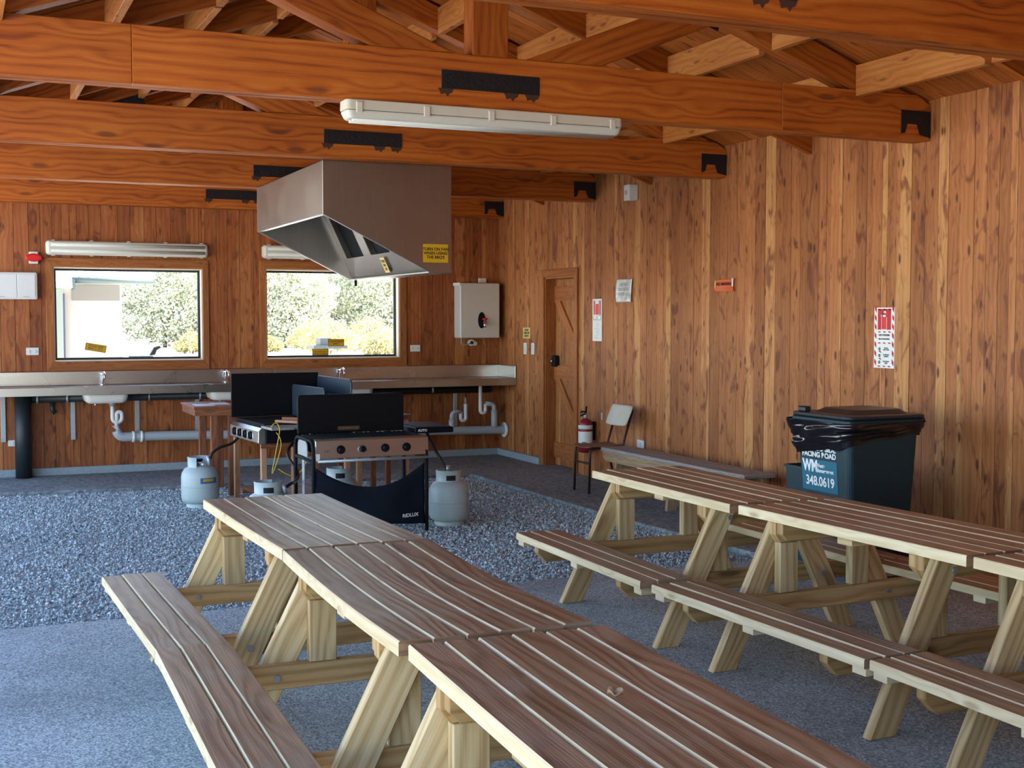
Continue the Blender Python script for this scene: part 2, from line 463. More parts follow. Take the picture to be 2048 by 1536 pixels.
    def grid(self, fn, nu, nv, mi=0, r=0.5, smooth=True, closed_u=False):
        base = len(self.v)
        for j in range(nv + 1):
            for i in range(nu + 1 if not closed_u else nu):
                self.v.append(tuple(fn(i / nu, j / nv)))
        w = nu if closed_u else nu + 1
        for j in range(nv):
            for i in range(nu):
                i2 = (i + 1) % w if closed_u else i + 1
                q = [base + j * w + i, base + j * w + i2, base + (j + 1) * w + i2, base + (j + 1) * w + i]
                self.face(q, [(i / nu, j / nv), ((i + 1) / nu, j / nv), ((i + 1) / nu, (j + 1) / nv), (i / nu, (j + 1) / nv)], r, mi, smooth)
        return self

    def xf(self, mat):
        self.v = [tuple(mat @ Vector(p)) for p in self.v]
        return self

    def build(self, name, mats, parent=None, bevel=0.0, seg=1, solid=0.0, fix=False):
        me = bpy.data.meshes.new(name)
        me.from_pydata(self.v, [], self.f)
        uvl = me.uv_layers.new(name='UVMap')
        flat = np.array([c for f in self.uv for p in f for c in p], dtype=np.float32)
        uvl.data.foreach_set('uv', flat)
        at = me.attributes.new('rnd', 'FLOAT', 'FACE')
        at.data.foreach_set('value', np.array(self.r, dtype=np.float32))
        me.polygons.foreach_set('material_index', np.array(self.mi, dtype=np.int32))
        me.polygons.foreach_set('use_smooth', np.array(self.sm, dtype=bool))
        if isinstance(mats, (str, bpy.types.Material)): mats = [mats]
        for m in mats: me.materials.append(M[m] if isinstance(m, str) else m)
        if fix:
            import bmesh
            bm = bmesh.new(); bm.from_mesh(me); bmesh.ops.recalc_face_normals(bm, faces=bm.faces); bm.to_mesh(me); bm.free()
        me.update()
        o = bpy.data.objects.new(name, me)
        COL.objects.link(o)
        if parent is not None: o.parent = parent
        if solid:
            s = o.modifiers.new('solid', 'SOLIDIFY'); s.thickness = solid; s.offset = 0
        if bevel:
            b = o.modifiers.new('bevel', 'BEVEL'); b.width = bevel; b.segments = seg; b.limit_method = 'ANGLE'; b.angle_limit = math.radians(40)
        return o

def tag(o, label, cat, group=None):
    o['label'] = label; o['category'] = cat
    if group: o['group'] = group
    return o

def struct(o):
    o['kind'] = 'structure'; return o

def thing(name, label, cat, loc=(0, 0, 0), rz=0.0, group=None):
    o = bpy.data.objects.new(name, None)
    o.empty_display_size = 0.1
    COL.objects.link(o)
    o.location = loc; o.rotation_euler = (0, 0, rz)
    return tag(o, label, cat, group)

def rounded_rect(w, h, r, n=5, corners=(1, 1, 1, 1)):
    pts = []
    for (cx, cy, a), on in zip(((w / 2 - r, h / 2 - r, 0), (-w / 2 + r, h / 2 - r, 90), (-w / 2 + r, -h / 2 + r, 180), (w / 2 - r, -h / 2 + r, 270)), corners):
        if on:
            for k in range(n + 1):
                an = math.radians(a + 90 * k / n)
                pts.append((cx + r * math.cos(an), cy + r * math.sin(an)))
        else:
            pts.append((cx + (r if cx > 0 else -r), cy + (r if cy > 0 else -r)))
    return pts

def text(body, size, mat, parent, origin, xdir, updir, name='lettering', bold=0.0, extrude=0.0006, align='CENTER', squash=1.0, spacing=1.0):
    cu = bpy.data.curves.new(name, 'FONT')
    cu.body = body; cu.size = size; cu.align_x = align; cu.align_y = 'CENTER'
    cu.offset = bold; cu.extrude = extrude; cu.space_line = spacing
    tmp = bpy.data.objects.new('tmp_text', cu)
    COL.objects.link(tmp)
    bpy.context.view_layer.update()
    me = bpy.data.meshes.new_from_object(tmp.evaluated_get(bpy.context.evaluated_depsgraph_get()))
    bpy.data.objects.remove(tmp); bpy.data.curves.remove(cu)
    x = Vector(xdir).normalized(); u = Vector(updir).normalized(); n = x.cross(u)
    mt = Matrix(((x.x * squash, u.x, n.x, origin[0]), (x.y * squash, u.y, n.y, origin[1]), (x.z * squash, u.z, n.z, origin[2]), (0, 0, 0, 1)))
    me.transform(mt)
    me.materials.clear(); me.materials.append(M[mat])
    me.name = name
    o = bpy.data.objects.new(name, me)
    COL.objects.link(o)
    if parent is not None: o.parent = parent
    return o

# ------------------------------------------------------------------ setting: ground, floor, walls, roof
WL = -6.10            # open left side
SL = 0.36             # roof slope
ZR = 2.96             # roof lining height at the walls
XR = WL / 2           # ridge
def roof_z(x): return ZR + SL * (min(-x, x - WL))

mb = MB().box((-60, -60, -0.30), (60, 60, -0.12))
struct(mb.build('ground', 'outdoor'))

mb = MB()
mb.box((WL - 0.3, -15.0, -0.11), (0.22, -6.56, 0.0))
struct(mb.build('floor', 'floor'))
mb = MB()
mb.prism([(WL - 0.3, -1.12), (-1.0, -1.60), (-0.99, -4.5), (-0.86, -6.56), (0.22, -6.56), (0.22, 0.2), (WL - 0.3, 0.2)], -0.11, 0.0, 'xy')
struct(mb.build('floor_slab', 'slab', bevel=0.012))
# loose gravel between the slabs: one uncountable mass
def gravel():
    mb = MB()
    x0, x1, y0, y1 = WL - 0.25, -0.88, -6.555, -1.14
    def fn(u, v):
        x, y = x0 + (x1 - x0) * u, y0 + (y1 - y0) * v
        return (x, y, -0.035 + 0.010 * noise.noise((x * 2.2, y * 2.2, 0)) + 0.006 * noise.noise((x * 17, y * 17, 3)))
    mb.grid(fn, 110, 120)
    o = mb.build('gravel', ['gravel_bed', 'stones'])
    rs = np.random.RandomState(3)
    n = 75000
    px = rs.uniform(x0 + 0.02, x1 - 0.06, n); py = rs.uniform(y0 + 0.02, y1 - 0.05, n)
    ok = ~((px > -1.02) & (py > -4.6)) & ~(py > -1.14 - 0.48 * (px - WL + 0.3) / 5.4 - 0.03)
    px, py = px[ok], py[ok]; n = len(px)
    s = rs.uniform(0.0045, 0.0105, n) * (1 + (rs.rand(n) > 0.9) * 0.5)
    pz = -0.032 + rs.uniform(0, 0.012, n)
    base = np.array([(1, 0, 0), (0, 1, 0), (-1, 0, 0), (0, -1, 0), (0, 0, 0.8), (0, 0, -0.8)], dtype=float)
    vv = base[None] * (1 + rs.uniform(-0.35, 0.35, (n, 6, 3))) + rs.uniform(-0.25, 0.25, (n, 6, 3))
    ang = rs.uniform(0, 6.28, n); c, sn = np.cos(ang), np.sin(ang)
    x = vv[..., 0] * c[:, None] - vv[..., 1] * sn[:, None]; y = vv[..., 0] * sn[:, None] + vv[..., 1] * c[:, None]
    vv = np.stack([x, y, vv[..., 2]], -1) * s[:, None, None] + np.stack([px, py, pz], -1)[:, None]
    tri = np.array([(0, 1, 4), (1, 2, 4), (2, 3, 4), (3, 0, 4), (1, 0, 5), (2, 1, 5), (3, 2, 5), (0, 3, 5)])
    fv = (tri[None] + (np.arange(n) * 6)[:, None, None]).reshape(-1, 3)
    me = bpy.data.meshes.new('gravel_stones')
    me.from_pydata(vv.reshape(-1, 3).tolist(), [], fv.tolist())
    at = me.attributes.new('rnd', 'FLOAT', 'FACE')
    at.data.foreach_set('value', np.repeat(rs.rand(n), 8).astype(np.float32))
    me.materials.append(M['stones'])
    st = bpy.data.objects.new('loose_stones', me)
    COL.objects.link(st); st.parent = o; st['kind'] = 'stuff'
    o['kind'] = 'stuff'
    tag(o, 'blue grey loose gravel around the barbecues between concrete slabs', 'gravel')
gravel()

def board_wall(name, mat, lo, hi, zlo, ztop, openings, place, seed, pale_bias=0.0, wmin=0.085, wmax=0.15):
    """Vertical boards from lo to hi; ztop(a) gives the height; openings = [(a0,a1,z0,z1)]; place(a0,a1,z0,z1,depth0,depth1)->lo,hi."""
    rg = random.Random(seed)
    cuts = [lo]; a = lo
    while a < hi - 0.05:
        w = rg.uniform(wmin, wmax)
        if rg.random() < 0.16: w *= 0.5
        a += w; cuts.append(min(a, hi))
    cuts[-1] = hi
    for (o0, o1, _, _) in openings:
        cuts = [c for c in cuts if min(abs(c - o0), abs(c - o1)) > 0.02] + [o0, o1]
    cuts = sorted(set(cuts))
    mb = MB()
    for a0, a1 in zip(cuts[:-1], cuts[1:]):
        r = rg.random()
        if a1 - a0 < 0.06 and rg.random() < 0.6: r = rg.uniform(0.85, 1.0)
        segs = [(zlo, None)]
        for (o0, o1, z0, z1) in openings:
            if a0 >= o0 - 1e-6 and a1 <= o1 + 1e-6:
                segs = ([(zlo, z0)] if z0 > zlo + 0.01 else []) + [(z1, None)]
        g = 0.0016
        for z0, z1 in segs:
            zt0 = ztop(a0) if z1 is None else z1
            zt1 = ztop(a1) if z1 is None else z1
            dj = rg.uniform(0, 0.0035)
            place(mb, a0 + g, a1 - g, z0, zt0, zt1, dj, r, 0)
            place(mb, a0, a1, z0, zt0, zt1, None, r, 1)
    return struct(mb.build(name, [mat, 'dark']))

def place_right(mb, a0, a1, z0, zt0, zt1, dj, r, mi):
    if mi == 0: mb.box((0.0 + dj, a0, z0), (0.022, a1, zt0), 2, 0, r)
    else: mb.box((0.020, a0, z0), (0.12, a1, zt0), 2, 1, r)
DOOR = (-1.945, -1.235, 0.0, 2.0)
board_wall('wall_right', 'wall_wood', -14.2, 0.12, 0.0, lambda a: ZR + 0.02, [DOOR], place_right, 11)

def place_back(mb, a0, a1, z0, zt0, zt1, dj, r, mi):
    d0, d1 = (0.0 + dj, 0.022) if mi == 0 else (0.020, 0.12)
    mb.prism([(a0, z0), (a1, z0), (a1, zt1), (a0, zt0)], d0, d1, 'xz', mi, r, along=(0, 1))
W1 = (-4.825, -3.36, 1.135, 2.078)
W2 = (-2.698, -1.205, 1.132, 2.088)
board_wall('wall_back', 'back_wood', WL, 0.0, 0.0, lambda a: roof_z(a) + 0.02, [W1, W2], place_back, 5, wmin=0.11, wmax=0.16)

def place_front(mb, a0, a1, z0, zt0, zt1, dj, r, mi):
    d0, d1 = (-14.222 + dj, -14.20) if mi == 0 else (-14.32, -14.22)
    mb.prism([(a0, z0), (a1, z0), (a1, zt1), (a0, zt0)], d0, d1, 'xz', mi, r, along=(0, 1))
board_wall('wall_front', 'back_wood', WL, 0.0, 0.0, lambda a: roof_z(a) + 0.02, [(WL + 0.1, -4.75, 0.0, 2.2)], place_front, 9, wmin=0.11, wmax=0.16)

# concrete upstands at the wall foot
mb = MB().box((WL, -0.035, 0.0), (-0.03, -0.001, 0.075))
struct(mb.build('baseboard_back', 'concrete_edge', bevel=0.004))
mb = MB().box((-0.035, -1.15, 0.0), (-0.001, -0.001, 0.075))
struct(mb.build('baseboard_right', 'concrete_edge', bevel=0.004))

# windows
def window(n, W, trim_out):
    x0, x1, z0, z1 = W
    ox0, ox1, oz0, oz1 = trim_out
    mb = MB()
    d0, d1 = -0.020, -0.001
    def mitre(p): mb.prism(p[:4], d0, d1, 'xz', 0, along=p[4])
    mitre([(ox0, oz1), (ox1, oz1), (x1, z1), (x0, z1), (1, 0)])
    mitre([(ox0, oz0), (x0, z0), (x1, z0), (ox1, oz0), (1, 0)])
    mitre([(ox0, oz0), (ox0, oz1), (x0, z1), (x0, z0), (0, 1)])
    mitre([(ox1, oz0), (x1, z0), (x1, z1), (ox1, oz1), (0, 1)])
    root = struct(mb.build('window_%d' % n, 'trim', bevel=0.003))
    # reveal lining
    mb = MB(); t = 0.012; d = 0.125
    mb.box((x0, -0.001, z0), (x0 + t, d, z1)); mb.box((x1 - t, -0.001, z0), (x1, d, z1))
    mb.box((x0 + t, -0.001, z0), (x1 - t, d, z0 + t)); mb.box((x0 + t, -0.001, z1 - t), (x1 - t, d, z1))
    mb.build('window_reveal', plain('pale_reveal', (0.70, 0.62, 0.48), 0.6), root)
    a0, a1, b0, b1 = x0 + t, x1 - t, z0 + t, z1 - t
    mb = MB(); w = 0.022
    for (p, q) in (((a0, b0), (a0 + w, b1)), ((a1 - w, b0), (a1, b1)), ((a0 + w, b0), (a1 - w, b0 + w)), ((a0 + w, b1 - w), (a1 - w, b1))):
        mb.box((p[0], 0.082, p[1]), (q[0], 0.120, q[1]))
    mb.build('window_frame', 'gasket', root)
    mb = MB().box((a0 + w, 0.095, b0 + w), (a1 - w, 0.100, b1 - w))
    mb.build('pane', 'glass', root)
    return root
window(1, W1, (-4.893, -3.297, 1.037, 2.168))
window(2, W2, (-2.765, -1.125, 1.031, 2.178))

# side door in its recess
def door():
    y0, y1, _, z1 = DOOR
    mb = MB(); t0, t1 = -0.022, -0.001
    oy0, oy1, oz = -2.022, -1.158, 2.078
    mb.prism([(oy0, 0.0), (y0, 0.0), (y0, z1), (oy0, oz)], t0, t1, 'yz', 0, along=(0, 1))
    mb.prism([(y1, 0.0), (oy1, 0.0), (oy1, oz), (y1, z1)], t0, t1, 'yz', 0, along=(0, 1))
    mb.prism([(y0, z1), (y1, z1), (oy1, oz), (oy0, oz)], t0, t1, 'yz', 0, along=(1, 0))
    root = struct(mb.build('door_1', 'trim', bevel=0.003))
    mb = MB()
    mb.box((-0.001, y0, 0), (0.16, y0 + 0.02, z1)); mb.box((-0.001, y1 - 0.02, 0), (0.16, y1, z1)); mb.box((-0.001, y0 + 0.02, z1 - 0.02), (0.16, y1 - 0.02, z1))
    mb.build('door_jamb', 'trim', root)
    a0, a1 = y0 + 0.022, y1 - 0.022
    mb = MB(); n = 6
    for k in range(n):
        w = (a1 - a0) / n
        mb.box((0.118, a0 + k * w + 0.001, 0.01), (0.150, a0 + (k + 1) * w - 0.001, z1 - 0.022), 2)
    leaf = mb.build('door_leaf', 'door', root)
    MB().box((0.152, y0 - 0.05, 0.0), (0.20, y1 + 0.05, z1 + 0.05), 2).build('door_light_blocker', 'dark', leaf)  # unseen box added behind the leaf to keep sunlight from leaking in
    mb = MB()
    for zz, h in ((1.83, 0.16), (1.00, 0.14), (0.17, 0.16)):
        mb.box((0.095, a0 + 0.002, zz - h / 2), (0.118, a1 - 0.002, zz + h / 2), 1)
    mb.build('ledge', 'trim', leaf)
    mb = MB(); w = 0.13
    for zt, zb in ((1.75, 1.07), (0.93, 0.25)):
        mb.prism([(a1 - 0.004, zt), (a1 - 0.004 - w, zt), (a0 + 0.004, zb + 0.12), (a0 + 0.004, zb), (a0 + 0.03, zb)], 0.096, 0.118, 'yz')
    mb.build('brace', 'trim', leaf)
    mb = MB()
    mb.prism([(p[0] + a1 - 0.05, p[1] + 1.115) for p in rounded_rect(0.085, 0.12, 0.02)], 0.060, 0.117, 'yz')
    lk = mb.build('lock', 'black_matt', leaf, bevel=0.006)
    mb = MB().tube([(0.062, a1 - 0.045, 1.115), (0.030, a1 - 0.045, 1.115)], 0.016, 12)
    mb.build('door_knob', 'chrome', lk)
door()

# roof lining with purlins and half-bay rafters
def roof():
    mb = MB(); y = -14.2
    rg = random.Random(21)
    while y < 0.55:
        w = rg.uniform(0.10, 0.135)
        for side in (0, 1):
            r = rg.random(); dz = rg.uniform(0, 0.003)
            e = 0.25 if side == 0 else -0.25
            xa, xb = (e, XR) if side == 0 else (WL + e, XR)
            za = ZR - SL * abs(e)
            zb = ZR + SL * (-XR)
            base = len(mb.v)
            pts = [(xa, za), (xb, zb), (xb, zb + 0.03), (xa, za + 0.03)]
            mb.prism([(p, q + dz) for p, q in pts], y + 0.0015, y + w - 0.0015, 'xz', 0, r)
        y += w
    ce = struct(mb.build('ceiling', 'sarking'))
    mb = MB()
    for xa, xb in ((0.27, XR), (WL - 0.27, XR)):
        za, zb = ZR - SL * 0.27 + 0.04, ZR + SL * (-XR) + 0.04
        mb.prism([(xa, za), (xb, zb), (xb, zb + 0.05), (xa, za + 0.05)], -14.25, 0.6, 'xz')
    mb.build('roof_sheet', plain('roof_iron', (0.25, 0.3, 0.28), 0.5), ce)
    mids = [(-9.24 - 6.91) / 2, -5.745, -3.44, -1.19]
    for ym in mids:
        for sd in (0, 1):
            P = [(0, ZR - 0.20), (0, ZR - 0.005), (XR, roof_z(XR) - 0.005), (XR, roof_z(XR) - 0.20)]
            if sd: P = [(WL - a, b) for a, b in P]
            MB().prism(P, ym - 0.0225, ym + 0.0225, 'xz').build('rafter', 'beam', ce, bevel=0.003)
    spans = []
    T = [-9.24, -6.91, -4.58, -2.31, -0.07]
    for i in range(4):
        spans += [(T[i] + 0.066, mids[i] - 0.024), (mids[i] + 0.024, T[i + 1] - 0.066)]
    for (ya, yb) in spans:
        for dx in (0.57, 1.20, 1.83, 2.46):
            for x in (-dx, WL + dx):
                zt = roof_z(x) - 0.03
                MB().box((x - 0.0225, ya, zt - 0.19), (x + 0.0225, yb, zt), 1).build('purlin', 'purlin', ce, bevel=0.003)
roof()

# posts that carry the open left side
for yp in (-2.31, -4.58, -6.91, -9.24):
    struct(MB().box((WL - 0.02, yp - 0.07, 0.0), (WL + 0.12, yp + 0.07, 2.70), 2).build('post', 'beam', bevel=0.004))

# ------------------------------------------------------------------ roof trusses
def truss(yc, label, dz=0.0, joints=()):
    t = thing('roof_truss', label, 'truss', (XR, yc, 2.70 + dz), 0, 'timber roof trusses')
    O = Matrix.Translation((-XR, -yc, -2.70))
    y0, y1 = yc - 0.07, yc + 0.07
    for a, b in ((y0, yc - 0.006), (yc + 0.006, y1)):
        if joints and a == y0:          # front board butted together from three lengths
            j0, j1 = joints
            MB().prism([(-0.002, 2.70), (-0.002, 2.93), (-0.10, 2.985), (j1, 2.985), (j1, 2.70)], a, b, 'xz', along=(1, 0)).xf(O).build('bottom_chord', 'beam', t, bevel=0.0025)
            MB().prism([(j1 - 0.003, 2.70), (j1 - 0.003, 2.985), (j0, 2.985), (j0, 2.70)], a, b, 'xz', along=(1, 0)).xf(O).build('bottom_chord', 'beam', t, bevel=0.0025)
            MB().prism([(j0 - 0.002, 2.70), (j0 - 0.002, 2.985), (WL + 0.10, 2.985), (WL, 2.93), (WL, 2.70)], a, b, 'xz', along=(1, 0)).xf(O).build('bottom_chord', 'beam', t, bevel=0.0025)
            continue
        MB().prism([(-0.002, 2.70), (-0.002, 2.93), (-0.10, 2.985), (WL + 0.10, 2.985), (WL, 2.93), (WL, 2.70)], a, b, 'xz', along=(1, 0)).xf(O).build('bottom_chord', 'beam', t, bevel=0.006, seg=2)
    MB().box((XR - 0.105, y0 + 0.004, 2.986), (XR + 0.105, y1 - 0.004, roof_z(XR) - 0.04), 2).xf(O).build('king_post', 'beam', t, bevel=0.005)
    for sd in (0, 1):
        m = (lambda p: [(WL - a, b) for a, b in p]) if sd else (lambda p: p)
        rx = XR + 0.106
        MB().prism(m([(-0.14, 2.987), (-0.62, 2.987), (rx, ZR - 0.20 - SL * rx), (rx, ZR - 0.02 - SL * rx)]), y0 + 0.008, y1 - 0.008, 'xz').xf(O).build('rafter', 'beam', t, bevel=0.005)
        MB().prism(m([(-2.373, 2.987), (-2.84, 2.987), (-1.803, 3.405), (-1.556, 3.315)]), y0 + 0.006, y1 - 0.006, 'xz').xf(O).build('strut', 'beam', t, bevel=0.005)
        # gusset where the strut meets the rafter
        c = (-1.72, 3.345); ang = math.atan(SL)
        p = [(c[0] + a * math.cos(-ang) - b * math.sin(-ang), c[1] + a * math.sin(-ang) + b * math.cos(-ang)) for a, b in ((-0.14, -0.05), (0.14, -0.05), (0.14, 0.05), (-0.14, 0.05))]
        MB().prism(m(p), y0 - 0.003, y0 + 0.005, 'xz').xf(O).build('gusset_plate', 'rust_black', t)
    pl = MB()
    pl.box((XR - 0.288, y0 - 0.008, 2.795), (XR + 0.288, y0 - 0.001, 2.893))
    plate = pl.xf(O).build('splice_plate', 'rust_black', t, bevel=0.002)
    for k in range(4):
        MB().tube([(XR - 0.22 + 0.147 * k, y0 - 0.006, 2.845), (XR - 0.22 + 0.147 * k, y0 - 0.016, 2.845)], 0.010, 6).xf(O).build('bolt', 'rust_black', plate)
    for xa in (XR - 0.262, XR + 0.12, XR + 0.245):
        st = MB().prism([(xa - 0.045, 2.796), (xa + 0.045, 2.796), (xa + 0.036, 2.775), (xa + 0.022, 2.770), (xa + 0.010, 2.752), (xa - 0.004, 2.768), (xa - 0.030, 2.762), (xa - 0.036, 2.782)], y0 - 0.0015, y0 - 0.0004, 'xz')
        st.xf(O).build('rust_stain', 'stain', t)
    en = MB()
    en.prism([(-0.003, 2.72), (-0.003, 2.885), (-0.235, 2.885), (-0.235, 2.735), (-0.205, 2.745), (-0.19, 2.80), (-0.11, 2.80), (-0.085, 2.735)], y0 - 0.008, y0 - 0.001, 'xz')
    en.xf(O).build('end_plate', 'rust_black', t)
    return t
truss(-9.24, 'orange timber roof truss nearest the viewer, crossing the upper right corner of the picture', -0.012)
truss(-6.91, 'orange timber roof truss with the hanging strip light fixed beneath it', 0.0, (-4.93, -1.14))
truss(-4.58, 'orange timber roof truss just in front of the steel extractor hood')
truss(-2.31, 'orange timber roof truss at the back end of the extractor hood')
truss(-0.07, 'orange timber roof truss lying flat against the back wall')

# ------------------------------------------------------------------ picnic tables
def picnic_table(loc, rz, label, group, seed, sag=0.0, L=1.43, W=0.585):
    t = thing('picnic_table', label, 'picnic table', loc, rz, group)
    rg = random.Random(seed)
    H = 0.70; th = 0.042
    def planks(name, x0, x1, n, ztop, thk, parent_sag, L):
        mb = MB(); g = 0.007; w = (x1 - x0 - g * (n - 1)) / n
        ns = 10
        for k in range(n):
            xa = x0 + k * (w + g); xb = xa + w
            e0, e1 = rg.uniform(-0.006, 0.006), rg.uniform(-0.006, 0.006)
            dz = rg.uniform(-0.0015, 0.0015); r = rg.random()
            o1, o2 = r * 37, r * 11.3
            bow = rg.uniform(-0.0025, 0.0025)
            base = len(mb.v); bev = 0.004
            prof = [(xa + bev, 0), (xb - bev, 0), (xb, -bev), (xb, -thk), (xa, -thk), (xa, -bev)]
            m_ = len(prof)
            for i in range(ns + 1):
                s = i / ns; y = -L / 2 + e0 + (L + e1 - e0) * s
                z = ztop + dz - parent_sag * math.sin(math.pi * s); xo = bow * math.sin(math.pi * s)
                for px, pz in prof: mb.v.append((px + xo, y, z + pz))
            for i in range(ns):
                for j in range(m_):
                    j2 = (j + 1) % m_
                    q = [base + i * m_ + j, base + i * m_ + j2, base + (i + 1) * m_ + j2, base + (i + 1) * m_ + j]
                    y0_, y1_ = mb.v[q[0]][1], mb.v[q[2]][1]
                    va, vb = (prof[j][0] + prof[j][1]), (prof[j2][0] + prof[j2][1])
                    mb.face(q[::-1], [(y0_ + o1, va + o2), (y0_ + o1, vb + o2), (y1_ + o1, vb + o2), (y1_ + o1, va + o2)][::-1], r, 0 if j in (0,) else 1)
            mb.face([base + j for j in range(m_)], [(prof[j][0] + o1, prof[j][1] + o2) for j in range(m_)], r, 0)
            e = base + ns * m_
            mb.face([e + j for j in range(m_)][::-1], [(prof[j][0] + o1, prof[j][1] + o2) for j in range(m_)][::-1], r, 0)
        return mb.build(name, ['table_top', 'table_edge'], t, fix=True)
    planks('tabletop', -W / 2, W / 2, 6, H, th, sag, L)
    zt = H - th - 0.001 - (0.004 if sag else 0)
    MB().box((-W / 2 + 0.03, -0.045, zt - 0.032 - sag), (W / 2 - 0.03, 0.045, zt - sag)).build('table_batten', 'table_frame', t)
    for s in (-1, 1):
        bx0, bx1 = sorted((s * 0.765, s * 0.497))
        b = planks('bench_seat', bx0, bx1, 3, 0.372, 0.036, 0.0, L)
        for yy in (-L / 2 + 0.045, 0.0, L / 2 - 0.045):
            bm = MB().box((bx0 + 0.012, yy - 0.035, 0.372 - 0.036 - 0.030), (bx1 - 0.012, yy + 0.035, 0.372 - 0.0365))
            bm.build('bench_batten', 'table_edge', b)
    for e in (-1, 1):
        yf = e * (L / 2 - 0.22)               # plane of this A-frame
        yi0, yi1 = sorted((yf, yf - e * 0.045))  # inner layer: beam, posts, cleat
        yo0, yo1 = sorted((yf + e * 0.002, yf + e * 0.047))  # outer layer: legs
        zb0, zb1 = 0.248, 0.334
        MB().prism([(-0.75, zb1), (0.75, zb1), (0.75, 0.30), (0.70, zb0), (-0.70, zb0), (-0.75, 0.30)], yi0, yi1, 'xz', along=(1, 0)).build('cross_beam', 'table_beam', t, bevel=0.003)
        zc = zt
        MB().prism([(-0.286, zc), (0.286, zc), (0.286, zc - 0.055), (0.260, zc - 0.092), (-0.260, zc - 0.092), (-0.286, zc - 0.055)], yi0, yi1 if e < 0 else yi1, 'xz', along=(1, 0)).build('cleat', 'table_beam', t, bevel=0.003)
        MB().prism([(-0.280, zc - 0.001), (0.280, zc - 0.001), (0.280, zc - 0.05), (0.25, zc - 0.08), (-0.25, zc - 0.08), (-0.280, zc - 0.05)], min(yi0, yi1) - 0.043 if e > 0 else max(yi0, yi1) + 0.001, min(yi0, yi1) - 0.001 if e > 0 else max(yi0, yi1) + 0.043, 'xz', along=(1, 0)).build('cleat', 'table_beam', t, bevel=0.003)
        for s in (-1, 1):
            xa, xb = sorted((s * 0.256, s * 0.156))
            MB().box((xa, yi0, zb1 + 0.001), (xb, yi1, zc - 0.093), 2).build('post', 'table_frame', t, bevel=0.003)
            top, foot, hw = s * 0.196, s * 0.520, 0.062
            z0 = 0.0; z1 = zc - 0.002
            lg = MB().prism([(foot - hw, z0), (foot + hw, z0), (top + hw, z1), (top - hw, z1)], yo0, yo1, 'xz').build('leg', 'table_frame', t, bevel=0.003)
            k = 0.29 / z1; xc = foot + (top - foot) * k
            ya = yo1 if e > 0 else yo0
            for (px, pz) in ((xc, 0.29), (top - s * 0.02, z1 - 0.05)):
                MB().tube([(px, ya, pz), (px, ya + e * 0.007, pz)], 0.013, 10).build('bolt', 'bolt', lg)
                yb = yi0 if e > 0 else yi1
                MB().tube([(px, yb, pz), (px, yb - e * 0.007, pz)], 0.012, 10).build('bolt', 'bolt', lg)
    return t
GL, GR = 'left row of picnic tables', 'right row of picnic tables'
picnic_table((-4.359, -7.975, 0), math.radians(1.4), 'timber picnic table at the far end of the left row, nearest the gas barbecues', GL, 1, 0.004, L=1.43)
picnic_table((-4.358, -9.445, 0), math.radians(-1.4), 'timber picnic table in the middle of the left row, its top slightly sagging', GL, 2, 0.015, L=1.455)
picnic_table((-4.400, -10.955, 0), math.radians(-2.8), 'timber picnic table nearest the viewer in the left row, cut by the bottom edge', GL, 3, 0.004, L=1.47)
picnic_table((-2.140, -7.690, 0), math.radians(-0.8), 'timber picnic table at the far end of the right row, near the low wall bench', GR, 4, L=1.43)
picnic_table((-2.105, -9.135, 0), math.radians(2.2), 'timber picnic table in the middle of the right row, in front of the wheelie bin', GR, 5, L=1.39)
picnic_table((-2.070, -10.585, 0), math.radians(0.0), 'timber picnic table at the right picture edge, nearest in the right row', GR, 6, L=1.43)

